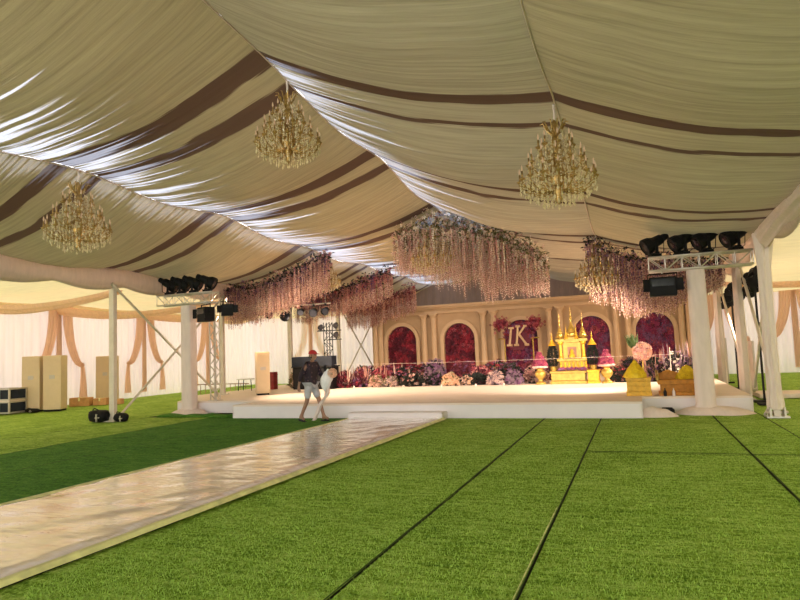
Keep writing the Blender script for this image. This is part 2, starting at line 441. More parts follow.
# ------------------------------------------------------------------ roof lining
XL = [-13.6, -10.1, -5.5, -.86, 2.6]
ZT = [[(0, 4.25), (40, 4.2)],
      [(-9, 5.6), (4, 5.56), (9.1, 5.45), (13.7, 5.42), (18.2, 5.2), (32, 5.15)],
      [(-9, 6.95), (4, 7.05), (7.1, 6.93), (9.4, 6.47), (13.7, 6.28), (18.2, 5.97), (22.8, 5.9), (32, 5.85)],
      [(-9, 5.4), (4, 5.3), (8.6, 5.07), (10, 4.92), (13.2, 4.75), (18.2, 4.55), (32, 4.6)],
      [(-9, 4.05), (9, 4.0), (32, 3.95)]]
def interp(t, y):
    if y <= t[0][0]: return t[0][1]
    for (a, b), (c, d) in zip(t, t[1:]):
        if y <= c:
            k = (y - a) / (c - a); return b + (d - b) * k
    return t[-1][1]
BAY = 4.55
def roof_point(k, u, y, pleat=True):
    a, b = XL[k], XL[k + 1]
    x = a + (b - a) * u
    z = interp(ZT[k], y) * (1 - u) + interp(ZT[k + 1], y) * u
    ph = ((y - 9.1) / BAY); c = .5 - .5 * math.cos(2 * PI * ph)      # 0 at rafter, 1 mid bay
    w = abs(b - a)
    s = 4 * u * (1 - u)
    sag = (.26 + .34 * c) * s * (w / 4.6)
    e = min(u, 1 - u)
    purlin = .16 * c * max(0, 1 - e / .25)
    z -= sag + purlin
    if pleat:
        yy = y + .25 * mn.noise(V(u * 1.7 + k * 9, y * .3, 1.)) 
        f = mn.noise(V(u * .9 + k * 3.3, yy * 5.5, .3)) * .6 + mn.noise(V(u * 1.4 + k, yy * 13, 2.)) * .35 + mn.noise(V(u * .5 + k, yy * 1.7, 4.)) * .9
        z += .030 * f * (0.35 + .65 * min(1, s * 2))
    return (x, y, z)
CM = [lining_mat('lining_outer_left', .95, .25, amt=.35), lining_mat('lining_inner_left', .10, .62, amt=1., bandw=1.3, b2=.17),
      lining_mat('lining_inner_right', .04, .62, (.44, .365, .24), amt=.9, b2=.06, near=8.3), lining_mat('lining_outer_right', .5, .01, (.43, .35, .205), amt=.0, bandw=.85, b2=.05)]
for k in range(4):
    mb = MB(); nu = 22; y0, y1 = -8.6, 32.; nv = 1050
    mb.grid(nu, nv, lambda u, v: roof_point(k, u, y0 + (y1 - y0) * v))
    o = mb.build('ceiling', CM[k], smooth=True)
    uv = o.data.uv_layers.new(name='UVMap')
    vi = [0] * len(o.data.loops); o.data.loops.foreach_get('vertex_index', vi)
    dat = []
    for i in vi: dat += [(i // (nv + 1)) / nu, y0 + (y1 - y0) * (i % (nv + 1)) / nv]
    uv.data.foreach_set('uv', dat)
    struct(o)
# rafters behind the lining (thin lapped tape along the purlin lines shows as pale edge)
for k in (1, 2, 3):
    mb = MB()
    def P(y, k=k):
        x, _, z = roof_point(k, 0, y, False); return (x, y, z - .02)
    mb.tube([P(-8 + .5 * i) for i in range(80)], .014, 6)
    tag(mb.build('ceiling_seam_cord', m_pelmet, smooth=True), ['', 'padded cord along the left lower ceiling seam', 'padded cord along the tent ridge', 'padded cord along the ceiling seam right of the ridge'][k], 'cord')

# gable ends
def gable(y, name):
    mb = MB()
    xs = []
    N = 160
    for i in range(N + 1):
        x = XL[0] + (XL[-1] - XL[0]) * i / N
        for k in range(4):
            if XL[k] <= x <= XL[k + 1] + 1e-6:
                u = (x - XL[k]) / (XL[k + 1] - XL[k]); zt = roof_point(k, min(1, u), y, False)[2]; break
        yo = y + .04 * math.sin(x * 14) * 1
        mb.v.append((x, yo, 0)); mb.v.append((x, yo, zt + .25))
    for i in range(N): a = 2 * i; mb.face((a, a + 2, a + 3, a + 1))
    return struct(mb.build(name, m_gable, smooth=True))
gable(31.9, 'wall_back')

# side aisles: pleated wall, flat lining, pelmet beam
def aisle(side, xe, xw, ze):
    def wf(u, v):
        y = -8.5 + 40.5 * u
        return (xw + .035 * math.sin(y * 17) + .02 * mn.noise(V(y * 3, 0, v * 2)), y, -.02 + 4.12 * v)
    mb = MB(); mb.grid(1300, 3, wf); struct(mb.build('wall_' + side, m_wall, smooth=True))
    def cf(u, v):
        y = -8.5 + 40.5 * v; x = xe + (xw - xe) * u
        c = .5 - .5 * math.cos(2 * PI * (y - 9.1) / BAY)
        z = (ze - .34) * (1 - u) + 4.08 * u - .22 * 4 * u * (1 - u) - .10 * c
        z += .02 * mn.noise(V(u * 1.2, y * 6, 7)) + .04 * mn.noise(V(u * 3, y * 1.2, 7))
        return (x, y, z)
    mb = MB(); mb.grid(12, 420, cf); struct(mb.build('ceiling_' + side + '_aisle', m_cream, smooth=True))
    # end wall of the aisle
    def ef(u, v):
        x = xe + (xw - xe) * u
        return (x, 31.9 + .035 * math.sin(x * 17), -.02 + 4.1 * v)
    mb = MB(); mb.grid(260, 2, ef); struct(mb.build('wall_' + side + '_end', m_wall, smooth=True))
    # eave pelmet
    def pf(u, v):
        y = -8.5 + 40.4 * u
        c = abs(math.sin(2 * PI * (y - 9.1) / BAY))
        drop = (.48 + .15 * c)
        x = xe + (.10 if side == 'left' else -.10) * math.sin(PI * v) + .012 * mn.noise(V(y * 5, v * 3, 2))
        return (x, y, ze - .02 - drop * v + .01 * mn.noise(V(y * 2, v, 0)))
    mb = MB(); mb.grid(420, 6, pf); struct(mb.build('trim_' + side + '_eave', m_pelmet, smooth=True, solid_t=.03))
aisle('left', XL[0], -21.6, 4.25)
aisle('right', XL[-1], 10.6, 4.0)

# valance (scalloped swags) along the left wall
for i, yr in enumerate((13.65, 18.2, 22.75, 27.3)):
    mb = MB()
    def vf(u, v, yr=yr):
        y = yr + (BAY) * u; sc = 4 * u * (1 - u)
        z = 4.05 - v * (.20 + .32 * sc) ; x = -21.5 + .10 * math.sin(v * PI) + .03 * math.sin(v * 22 + u * 2)
        return (x, y, z)
    mb.grid(30, 12, vf); o = mb.build('wall_valance', m_val, smooth=True)
    tag(o, ['cream swag valance on the left wall above the dark flight case', 'cream swag valance on the left wall above the cooler behind the first tent leg',
            'cream swag valance on the left wall between the second and third tied drapes', 'cream swag valance at the far end of the left wall'][i], 'valance', 'valances along the left wall')

# ribbon drape helper
def ribbon(mb, pts, w, dirv, folds=5, depth=.05, nu=14):
    """pts: centreline with per point width w[i]; dirv = horizontal spread direction"""
    pts = [Vector(p) for p in pts]; d = Vector(dirv)
    n = V(-d.y, d.x, 0)
    b = len(mb.v)
    for i, p in enumerate(pts):
        for j in range(nu + 1):
            t = j / nu - .5
            mb.v.append(tuple(p + d * (w[i] * t) + n * (depth * math.sin(t * folds * 2 * PI))))
    for i in range(len(pts) - 1):
        for j in range(nu):
            a = b + i * (nu + 1) + j; mb.face((a, a + 1, a + nu + 2, a + nu + 1))
def curve3(pts, n=8):   # Catmull-Rom
    P = [Vector(p) for p in pts]; P = [P[0]] + P + [P[-1]]; out = []
    for i in range(1, len(P) - 2):
        for k in range(n):
            t = k / n
            out.append(.5 * ((2 * P[i]) + (P[i+1] - P[i-1]) * t + (2*P[i-1] - 5*P[i] + 4*P[i+1] - P[i+2]) * t*t + (3*P[i] - P[i-1] - 3*P[i+1] + P[i+2]) * t**3))
    out.append(P[-2]); return out
def wall_drape(x, y, dirv, label, xo=0.):
    root = empty('tieback_drape', (x, y, 0), label, 'drape', 'salmon tie-back drapes')
    d = Vector(dirv); nn = V(-d.y, d.x, 0)
    if abs(x) > 9 and nn.x * (-x) < 0: nn = -nn
    if abs(x) <= 9 and nn.y > 0: nn = -nn
    def c(s, z, o=.12): return V(0, 0, z) + d * s + nn * o
    mb = MB(); ribbon(mb, curve3([c(0, 3.95), c(0, 2.5), c(0, .22)]), [.2 + .006 * i for i in range(17)], d, 5, .04)
    mb.build('centre_tail', m_salmon, root, smooth=True)
    for s in (-1, 1):
        mb = MB()
        pts = curve3([c(.30 * s, 3.95, .2), c(.36 * s, 3.1, .2), c(.52 * s, 2.3, .2), c(.78 * s, 1.72, .2), c(1.05 * s, 1.52, .2)])
        ribbon(mb, pts, [.52 - .008 * i for i in range(len(pts))], (d * .95 + V(0, 0, .30 * s)), 4, .04)
        mb.build('swoop', m_salmon, root, smooth=True)
        mb = MB()
        pts = curve3([c(1.03 * s, 1.66, .2), c(1.08 * s, 1.0, .2), c(1.08 * s, .25, .2)])
        ribbon(mb, pts, [.14 + .30 * (i / len(pts)) for i in range(len(pts))], d, 3, .03)
        mb.build('tail', m_salmon, root, smooth=True)
    mb = MB(); mb.lathe([(.02, -.1), (.16, -.05), (.2, .03), (.12, .1), (.02, .12)], c(0, 3.88, .2), 10)
    mb.build('rosette', m_val, root, smooth=True)
for i, y in enumerate((9.1, 13.7, 18.2, 22.75, 27.3)):
    wall_drape(-21.5, y, (0, 1, 0), ['', '', 'salmon tie-back drape on the left wall behind the pair of tall coolers', 'salmon tie-back drape on the left wall between the first tent leg and the white pillar',
                    'salmon tie-back drape on the left wall seen just right of the left white pillar'][i] or 'salmon tie-back drape on the left wall outside the picture') if i > 1 else None
wall_drape(-17.7, 31.75, (1, 0, 0), 'salmon tie-back drape on the end wall behind the black mixing console')
wall_drape(6.55, 31.75, (1, 0, 0), 'salmon tie-back drape on the end wall right of the right tent legs')
wall_drape(3.6, 31.75, (1, 0, 0), 'salmon tie-back drape on the end wall seen behind the crossed right-hand braces')
# swags across the aisle ceilings at the rafters
def ceil_swag(x0, z0, x1, z1, y, label, m):
    mb = MB()
    def fn(u, v):
        x = x0 + (x1 - x0) * u; z = z0 + (z1 - z0) * u - .34 * 4 * u * (1 - u)
        w = .30 + .35 * u
        return (x, y + (v - .5) * w, z - .05 - (.10 + .22 * u) * math.sin(PI * v) - .05 * abs(math.sin(v * 4 * PI)))
    mb.grid(26, 24, fn); o = mb.build('aisle_swag', m, smooth=True); tag(o, label, 'swag', 'fabric swags across the side aisles')
ceil_swag(-13.8, 3.75, -21.4, 4.0, 18.2, 'salmon swag crossing the left aisle ceiling behind the first left tent leg', m_salmon)
ceil_swag(-13.8, 3.75, -21.4, 4.0, 22.75, 'salmon swag crossing the left aisle ceiling just left of the left white pillar', m_salmon)
ceil_swag(-13.8, 3.75, -21.4, 4.0, 13.7, 'salmon swag crossing the left aisle ceiling at the left picture edge', m_salmon)
ceil_swag(2.75, 3.5, 10.4, 4.0, 22.75, 'salmon swag crossing the right aisle ceiling', m_salmon)

# ------------------------------------------------------------------ tent legs and braces
def post(x, y, h, label, base=0., w=.085):
    root = empty('tent_leg', (x, y, base), label, 'tent leg', 'aluminium tent legs')
    mb = MB(); mb.box(-w, w, -w * .8, w * .8, .02, h - base); mb.build('post', m_alu, root, bevel=.015)
    mb = MB(); mb.box(-.2, .2, -.17, .17, 0, .025)
    for a in (-.15, .15):
        for b in (-.12, .12): mb.lathe([(.018, .02), (.018, .06)], (a, b, 0), 6)
    mb.build('foot_plate', m_alu, root)
    return root
def base_z(x, y): return ST if (y > 18 and x > -14.5 and x < 2.25) else 0.
LL = ['aluminium tent leg on the left turf with black bundles at its foot', 'aluminium tent leg behind the lattice tower right of the left white pillar', 'slim aluminium tent leg on stage right of the single cream cooler',
      'slim aluminium tent leg behind the dark red planting', 'farthest aluminium tent leg left of the backdrop']
for (y, lab) in zip((13.3, 18.15, 22.75, 27.3), LL):
    post(-13.6, y, 3.84, lab, base_z(-13.6, y))
RL = ['', 'tent leg with crossed braces right of the right white pillar', 'tent leg seen just right of the right white pillar, near the black lamp stands', 'slim far tent leg at the back right corner of the stage']
for (y, lab) in zip((18.3, 22.8, 27.3), RL[1:]):
    root = post(2.55, y, 3.58, lab, 0., .07)
    mb = MB()
    mb.grid(48, 20, lambda u, v: ((.135 - .04 * v + .012 * math.sin(u * 2 * PI * 7 + v * 2)) * math.cos(2 * PI * u), (.13 - .035 * v + .012 * math.sin(u * 2 * PI * 6 - v)) * math.sin(2 * PI * u), .05 + 3.6 * v))
    mb.build('cloth_wrap', m_white, root, smooth=True)
def brace(a, b, label, r=.035):
    mb = MB(); a = Vector(a); b = Vector(b)
    mb.tube([a, b], r, 8); 
    for p, q in ((a, b), (b, a)):
        mb.tube([p, p + (q - p).normalized() * .12], r * 1.5, 8)
    o = mb.build('bracing_strut', m_alu, smooth=False); tag(o, label, 'brace', 'diagonal tent braces')
brace((-13.5, 13.15, 3.8), (-13.5, 17.75, .39), 'thin brace falling from the first left tent leg head towards the stage')
brace((-13.41, 13.25, .08), (-13.41, 18.0, 3.75), 'thin brace rising from the foot of the first left tent leg')
brace((-13.5, 27.45, 3.75), (-13.5, 31.7, .42), 'thin far brace falling rightwards left of the backdrop')
brace((-13.41, 27.45, .42), (-13.41, 31.7, 3.75), 'thin far brace rising rightwards left of the backdrop')
brace((2.62, 14.75, .3), (2.62, 18.1, 3.5), 'brace falling from the upright behind down to the cloth-wrapped right leg foot')
brace((2.71, 14.8, 3.4), (2.71, 18.1, .25), 'brace falling from the cloth-wrapped right leg head to the leg behind')
brace((2.62, 18.5, .4), (2.62, 22.6, 3.5), 'brace rising away behind the crossed right-hand braces')

# right cloth wrapped leg
def wrapped_leg():
    root = empty('wrapped_tent_leg', (2.5, 14.3, 0), 'tent leg wrapped in gathered white cloth at the right, metal foot showing', 'tent leg')
    mb = MB(); prof = []
    N = 40
    def fn(u, v):
        a = 2 * PI * u; z = .16 + 3.55 * v
        r = .118 + .014 * math.sin(a * 7 + v * 1.5) + .01 * math.sin(a * 3 - v * 4)
        if v > .8: r += (v - .8) * .5 * (.6 + .4 * math.cos(a * 3))
        r += .03 * math.exp(-((v - .03) / .04) ** 2)
        return (r * math.cos(a) * 1.0, r * math.sin(a) * .85, z)
    mb.grid(84, N, fn); mb.build('cloth_wrap', m_white, root, smooth=True)
    mb = MB(); mb.box(-.06, .06, -.06, .06, .03, 3.6); mb.build('post', m_alu, root)
    mb = MB(); mb.box(-.2, .2, -.17, .17, 0, .03)
    mb.box(-.14, -.11, -.14, .14, .03, .2); mb.box(.11, .14, -.14, .14, .03, .2)
    for s in (-1, 1): mb.tube([(-.2, .14 * s, .03), (-.11, .1 * s, .2)], .02, 6)
    mb.tube([(-.2, 0, .1), (.2, 0, .1)], .03, 8)
    mb.build('foot_plate', m_steel, root)
    # wide gathered drape falling from eave onto the leg
    mb = MB()
    def fd(u, v):
        y = -4.3 * u
        zl = 3.36 + .20 * min(1, u * 2.2) - .05 * math.sin(PI * u)
        z = 3.93 + (zl - 3.93) * v
        x = .17 * math.sin(PI * v) + .025 * math.sin(v * 26 + u * 4) * min(1, .3 + u * 2)
        return (.05 - x, y + .1, z)
    mb.grid(30, 26, fd); mb.build('gathered_drape', m_white, root, smooth=True)
wrapped_leg()

# ------------------------------------------------------------------ cloth pillars + truss + lamps
def pillar(x, y, h, w0, w1, label):
    root = empty('cloth_pillar', (x, y, 0), label, 'pillar', 'white cloth pillars')
    mb = MB()
    def fn(u, v):
        a = 2 * PI * u; q = .22
        c, s = math.cos(a), math.sin(a)
        k = (abs(c) ** 4 + abs(s) ** 4) ** -.25          # squarish plan
        w = (w0 + (w1 - w0) * v) / 2
        r = w * k * (1 + .02 * math.sin(a * 9 + v * 2))
        if v < .04: r += .10 * (1 - v / .04)
        return (r * c, r * s, .06 + (h - .06) * v)
    mb.grid(72, 40, fn); mb.build('cover', m_white, root, smooth=True)
    mb = MB()
    R = random.Random(int(w0 * 100))
    def fp(u, v):
        a = 2 * PI * u; r = .05 + (w0 * 1.05 + .16 * mn.noise(V(math.cos(a) * 1.3, math.sin(a) * 1.3, w0 * 7))) * v * (1.0 + .35 * abs(math.cos(a)))
        z = .16 * (1 - v ** 3) + .03 * mn.noise(V(r * math.cos(a) * 5, r * math.sin(a) * 5, 3)) * (1 - v) + .005
        return (r * math.cos(a) * (1.25 if w0 > .385 else 1.) + (.18 * v if w0 > .385 else 0), r * math.sin(a) * .8, z)
    mb.grid(60, 12, fp); mb.build('pooled_hem', m_white, root, smooth=True)
    return root
pillar(-12.5, 15.1, 3.22, .381, .37, 'white cloth-covered pillar under the left truss')
pillar(1.30, 14.98, 3.12, .39, .36, 'white cloth-covered pillar under the right truss beside the gold display')

def truss(x0, x1, y, z, label, rz=0):
    L = x1 - x0; h = .3
    root = empty('lighting_truss', (x0, y, z), label, 'truss', 'horizontal lighting trusses', rz)
    for yy in (-h / 2, h / 2):
        for zz in (0, h):
            mb = MB(); mb.tube([(0, yy, zz), (L, yy, zz)], .024, 8); mb.build('chord', m_steel, root, smooth=True)
    n = max(3, int(round(L / .32)))
    for yy in (-h / 2, h / 2):
        mb = MB()
        for i in range(n):
            a, b = L * i / n, L * (i + 1) / n
            mb.tube([(a, yy, 0 if i % 2 else h), (b, yy, h if i % 2 else 0)], .012, 6)
            mb.tube([(a, yy, 0), (a, yy, h)], .010, 6)
        mb.tube([(L, yy, 0), (L, yy, h)], .012, 6)
        mb.build('lattice', m_steel, root)
    for zz in (0, h):
        mb = MB()
        for i in range(n):
            mb.tube([(L * i / n, -h / 2 * (1 if i % 2 else -1), zz), (L * (i + 1) / n, h / 2 * (1 if i % 2 else -1), zz)], .010, 6)
        mb.build('cross_lattice', m_steel, root)
    return root
truss(.36, 2.42, 14.98, 3.16, 'steel lattice truss on top of the right white pillar carrying four black spotlights')
truss(-13.55, -11.5, 15.1, 3.27, 'steel lattice truss on top of the left white pillar carrying black spotlights')

def spotlight(label, group):
    root = empty('stage_spotlight', (0, 0, 0), label, 'spotlight', group)
    mb = MB(); mb.box(-.13, .13, -.13, .13, 0, .07); mb.build('base', m_black, root, bevel=.015)
    for s in (-1, 1):
        mb = MB(); mb.box(-.035, .035, s * .17 - .02, s * .17 + .02, .06, .38); mb.build('yoke_arm', m_black, root, bevel=.01)
    mb = MB(); mb.box(-.05, .05, -.19, .19, .06, .10); mb.build('yoke_bar', m_black, root)
    hd = bpy.data.objects.new('lamp_head', None)
    M = Matrix.Translation((0, 0, .36)) @ Matrix.Rotation(math.radians(-117), 4, 'Y')
    mb = MB()
    prof = [(.05, -.40), (.085, -.38), (.09, -.26), (.125, -.2), (.14, -.02), (.2, .10), (.215, .26), (.20, .28), (.18, .26)]
    n0 = len(mb.v); mb.lathe([(r, z) for r, z in prof], (0, 0, 0), 18)
    mb.v = [tuple(M @ Vector(p)) for p in mb.v]
    mb.build('lamp_head', m_black, root, smooth=False)
    mb = MB(); mb.lathe([(.01, .262), (.178, .258), (.01, .255)], (0, 0, 0), 18); mb.v = [tuple(M @ Vector(p)) for p in mb.v]
    mb.build('lens', m_lens, root)
    mb = MB(); mb.tube([(.22, -.02, .52), (.25, 0, .35), (.24, .02, .12), (.1, .03, .05)], .01, 5); mb.build('power_cable', m_black, root)
    return root
gR, gL = 'black spotlights on the right truss', 'black spotlights on the left truss'
p0 = spotlight('leftmost of the four black spotlights on the right truss', gR)
def put(o, x, y, z, rz, s=1., label=None, group=None):
    o.location = (x, y, z); o.rotation_euler = (0, 0, rz); o.scale = (s, s, s)
    if label: o['label'] = label
    if group: o['group'] = group
    return o
put(p0, .50, 14.98, 3.485, math.radians(20), .9)
for x, lab in ((1.08, 'second black spotlight from the left on the right truss'), (1.55, 'third black spotlight from the left on the right truss'), (2.12, 'rightmost black spotlight on the right truss, beside the draped leg')):
    put(copy_tree(p0), x, 14.98, 3.485, math.radians(20), .9, lab)
for x, lab in ((-13.2, 'leftmost black spotlight on the left truss'), (-12.75, 'second black spotlight from the left on the left truss'), (-12.3, 'third black spotlight from the left on the left truss'), (-11.8, 'rightmost and highest black spotlight on the left truss')):
    put(copy_tree(p0), x, 15.1, 3.595, math.radians(-160), .9, lab, gL)

def blinder(x, y, z, label, rz=0, w=.56, h=.42):
    root = empty('hanging_floodlight', (x, y, z), label, 'floodlight', None, rz)
    mb = MB(); mb.box(-w/2, w/2, -.16, .16, -h, 0); mb.build('housing', m_black, root, bevel=.02)
    mb = MB(); mb.box(-w/2 + .05, w/2 - .05, -.175, -.16, -h + .22, -.05); mb.build('lens', m_lens, root)
    for s in (-1, 1):
        mb = MB(); mb.box(0, .14, -.01, .01, -h * .75, -.04, Matrix.Translation((s * w / 2, -.16, 0)) @ Matrix.Rotation(math.radians(25 if s < 0 else -25), 4, 'Z') @ Matrix.Scale(s, 4, (1, 0, 0)))
        mb.build('barn_door', m_black, root)
    mb = MB(); mb.tube([(-w/2 - .02, 0, -.2), (-w/2 - .02, 0, .08), (w/2 + .02, 0, .08), (w/2 + .02, 0, -.2)], .018, 6); mb.build('yoke', m_black, root)
    mb = MB(); mb.tube([(0, 0, .08), (0, 0, .2)], .02, 6); mb.build('clamp', m_steel, root)
blinder(.62, 14.95, 3.01, 'black floodlight with side flaps hanging under the right truss', 0)
blinder(-11.75, 14.95, 3.12, 'black floodlight hanging under the left truss, nearer the pillar', math.radians(-25), .5, .42)
blinder(-11.3, 15.35, 3.2, 'black floodlight hanging at the right end of the left truss', math.radians(40), .34, .34)

# ------------------------------------------------------------------ chandeliers
def stretch(mb):
    mb.v = [(x, y, -1.2 + (z + 1.2) * 1.3 if z > -1.2 else z) for x, y, z in mb.v]; return mb
def chandelier(label, group):
    root = empty('chandelier', (0, 0, 0), label, 'chandelier', group)
    mb = MB(); mb.tube([(0, 0, 0.12), (.012, 0, -.1), (0, 0, -.32)], .018, 8); mb.build('suspension_sleeve', m_white, root, smooth=True)
    mb = MB(); mb.lathe([(.01, -.42), (.03, -.45), (.06, -.5), (.035, -.56), (.05, -.66), (.10, -.76), (.04, -.84), (.06, -.95), (.13, -1.08), (.15, -1.16), (.07, -1.25), (.09, -1.32), (.04, -1.4), (.055, -1.46), (.005, -1.54)], (0, 0, 0), 14)
    stretch(mb).build('centre_column', m_brass, root, smooth=True)
    mb = MB()
    for k in range(10):
        a = 2 * PI * k / 10; c, s = math.cos(a), math.sin(a)
        mb.tube([(c * .04, s * .04, -.62), (c * .12, s * .12, -.55), (c * .17, s * .17, -.46), (c * .22, s * .22, -.47)], [.012, .012, .010, .004], 5)
    stretch(mb).build('crown', m_brass, root)
    for (n, R, z, zc, off) in ((8, .26, -.78, -.86, .2), (12, .42, -.98, -1.06, 0.), (16, .57, -1.18, -1.28, .1)):
        arm = MB(); arm.tube(curve3([(.05, 0, zc + .06), (R * .35, 0, zc - .05), (R * .75, 0, zc - .04), (R, 0, z - .02), (R, 0, z + .02)], 4), .011, 6)
        arm.tube(curve3([(R * .3, 0, zc - .04), (R * .42, 0, zc + .06), (R * .55, 0, zc + .03)], 4), .008, 5)
        arm.lathe([(.012, 0), (.045, .02), (.05, .035), (.012, .03)], (R, 0, z), 8)
        am = None
        cd = MB(); cd.mi = 0; cd.lathe([(.014, .03), (.014, .12)], (R, 0, z), 6); cd.mi = 1; cd.lathe([(.006, .12), (.016, .145), (.011, .175), (.002, .20)], (R, 0, z), 6)
        cm = None
        for k in range(n):
            a = 2 * PI * (k + off) / n
            if am is None:
                o = stretch(arm).build('arm', m_brass, root, smooth=True); am = o.data
                c = stretch(cd).build('candle', [m_brass, m_bulb], o, smooth=True); cm = c.data
            else:
                o = bpy.data.objects.new('arm', am); COL.objects.link(o); o.parent = root
                c = bpy.data.objects.new('candle', cm); COL.objects.link(c); c.parent = o
            o.rotation_euler = (0, 0, a)
    mb = MB(); R_ = random.Random(5)
    def drop(x, y, z, L):
        q = 0
        while q < L: mb.blob((x, y, z - q), .013, 1.2); q += .038
        mb.blob((x, y, z - L - .015), .021, 1.7)
    for (n, R, z, L) in ((16, .26, -.78, .09), (24, .42, -.98, .11), (32, .57, -1.18, .13), (26, .46, -1.26, .12), (20, .34, -1.34, .12), (14, .22, -1.42, .1), (10, .33, -1.0, .14), (12, .45, -1.14, .1)):
        for k in range(n):
            a = 2 * PI * (k + .5) / n; drop(R * math.cos(a), R * math.sin(a), z, L * R_.uniform(.7, 1.2))
    for _ in range(420):
        t = R_.random(); a = R_.uniform(0, 6.283); r = (.16 + .42 * t) * R_.uniform(.45, 1.); mb.blob((r * math.cos(a), r * math.sin(a), -.62 - .72 * t + R_.uniform(-.06, .06)), R_.uniform(.009, .015), 1.5)
    for (R1, z1, R2, z2, n) in ((.1, -.5, .26, -.76, 10), (.26, -.74, .42, -.96, 14), (.42, -.94, .57, -1.16, 16)):
        for k in range(n):
            a = 2 * PI * k / n
            for t in range(1, 8):
                t /= 8.; r = R1 + (R2 - R1) * t; z = z1 + (z2 - z1) * t - .10 * 4 * t * (1 - t)
                mb.blob((r * math.cos(a), r * math.sin(a), z), .012)
    o = stretch(mb).build('crystal_drops', m_crystal, root); o['kind'] = 'stuff'
    return root
gN, gF = 'chandeliers in the near row', 'chandeliers among the hanging flowers'
c0 = chandelier('gold crystal chandelier on the right, hanging nearest to the camera', gN)
def rz_at(k, y): return roof_point(k, 0, y, False)[2] - .04
put(c0, -.9, 8.9, rz_at(3, 8.9), .1, .92)
put(copy_tree(c0), -5.5, 9.3, rz_at(2, 9.3), -.3, .97, 'gold crystal chandelier hanging from the ridge in the middle')
put(copy_tree(c0), -10.15, 9.05, rz_at(1, 9.05), .9, 1.03, 'gold crystal chandelier at the left below the lower ceiling seam')
put(copy_tree(c0), -.9, 17.9, rz_at(3, 17.9) + .1, .3, 1.05, 'small far gold chandelier among the pink flowers left of the right truss', gF)
put(copy_tree(c0), -5.6, 17.9, 5.75, .3, 1.2, 'small far gold chandelier inside the central hanging flower cloud', gF)
put(copy_tree(c0), -9.75, 18.75, 5.05, .3, .85, 'small far gold chandelier behind the left hanging flower garland', gF)

# ------------------------------------------------------------------ hanging flower garlands
def garland(name, pts, wid, Lmin, Lmax, nst, cols, leafm, leafn, label, group, seed, thick=.3, crystal=0, blooms=None, taper=0., tip='palepink'):
    """pts: polyline of the top edge; strands hang from it"""
    R = random.Random(seed); P = curve3(pts, 10)
    c0 = P[len(P) // 2]
    root = empty(name, c0, label, 'hanging flowers', group)
    ls = [0]
    for a, b in zip(P, P[1:]): ls.append(ls[-1] + (b - a).length)
    def at(t):
        s = t * ls[-1]
        for i in range(len(P) - 1):
            if s <= ls[i + 1]:
                k = (s - ls[i]) / max(1e-6, ls[i + 1] - ls[i]); return P[i].lerp(P[i + 1], k) - c0
        return P[-1] - c0
    mb = MB(); mb.tube([p - c0 for p in P], .03, 6); mb.build('support_rope', m_stem, root)
    lf = MB()
    for _ in range(leafn):
        p = at(R.random()) + V(R.uniform(-.1, .1), R.gauss(0, wid * .45), R.gauss(-.02, thick * .4))
        lf.leaf(p, (R.uniform(-1, 1), R.uniform(-1, 1), R.uniform(-.8, .6)), R.uniform(.08, .17), R.uniform(.018, .04))
    o = lf.build('foliage', leafm, root); o['kind'] = 'stuff'
    fl = MB(); keys = list(cols)
    for _ in range(int(leafn * .8)):
        p = at(R.random()) + V(R.uniform(-.1, .1), R.gauss(0, wid * .45), R.gauss(-.05, thick * .45))
        fl.mi = R.randrange(len(keys)); fl.flower(p, R.uniform(.04, .075), (R.uniform(-1, 1), R.uniform(-1.3, .4), R.uniform(-1, .6)), R)
    o = fl.build('blossom_bank', [FC[k] for k in (blooms or keys)][:len(keys)] if blooms else [FC[k] for k in keys], root); o['kind'] = 'stuff'
    stt = MB()
    for _ in range(nst):
        t = R.random(); p = at(t) + V(R.uniform(-.06, .06), R.gauss(0, wid * .5), -.05)
        env = .6 + .4 * mn.noise(V(t * 9, seed, 0)) + .3 * R.random()
        L = Lmin + (Lmax - Lmin) * max(0, min(1, env)) * R.uniform(.55, 1)
        L *= (1 - taper * max(0, t - .45) / .55) if taper >= 0 else (.55 + .62 * math.sin(PI * min(1, .12 + t * .80)) ** 1.5)
        stt.mi = len(keys)
        stt.tube([p, p + V(R.uniform(-.02, .02), 0, -L)], .0035, 3, False)
        q = .03; ci = R.randrange(len(keys))
        while q < L:
            stt.mi = (ci if R.random() < .8 else R.randrange(len(keys))) if R.random() > (.55 if q > .45 * L else 0) else len(keys) + 1
            rr = .022 * (1.15 - .5 * q / L)
            stt.blob((p.x + R.uniform(-.015, .015), p.y + R.uniform(-.015, .015), p.z - q), rr, 1.4); q += R.uniform(.055, .085)
    o = stt.build('blossom_strands', [FC[k] for k in keys] + [m_stem, FC[tip]], root); o['kind'] = 'stuff'
    return root
garland('wisteria_garland', [(-13.4, 18.3, 3.98), (-12.0, 18.3, 4.02), (-10.6, 18.3, 4.45), (-9.4, 18.3, 4.85)], .3, .7, 1.35, 620, ['pink', 'palepink', 'dusty', 'purple'], m_leafd, 1500,
        'pink and plum wisteria garland hanging right of the left truss, nearest of the left three', 'left wisteria garlands', 1)
garland('wisteria_garland', [(-13.3, 22.6, 3.95), (-12.0, 22.6, 4.0), (-10.4, 22.6, 4.35), (-8.9, 22.6, 4.75)], .3, .6, 1.15, 460, ['rose', 'pink', 'dusty', 'purple'], m_leafd, 1200,
        'rose-red wisteria garland hanging above the black mixing console, middle of the left three', 'left wisteria garlands', 2)
garland('wisteria_garland', [(-12.9, 26.9, 3.85), (-11.6, 26.9, 3.9), (-10.2, 26.9, 4.25), (-9.4, 26.9, 4.5)], .3, .6, 1.25, 420, ['pink', 'dusty', 'peach', 'red'], m_leafr, 600,
        'dusty pink wisteria garland over the leftmost arch, farthest of the left three', 'left wisteria garlands', 3)
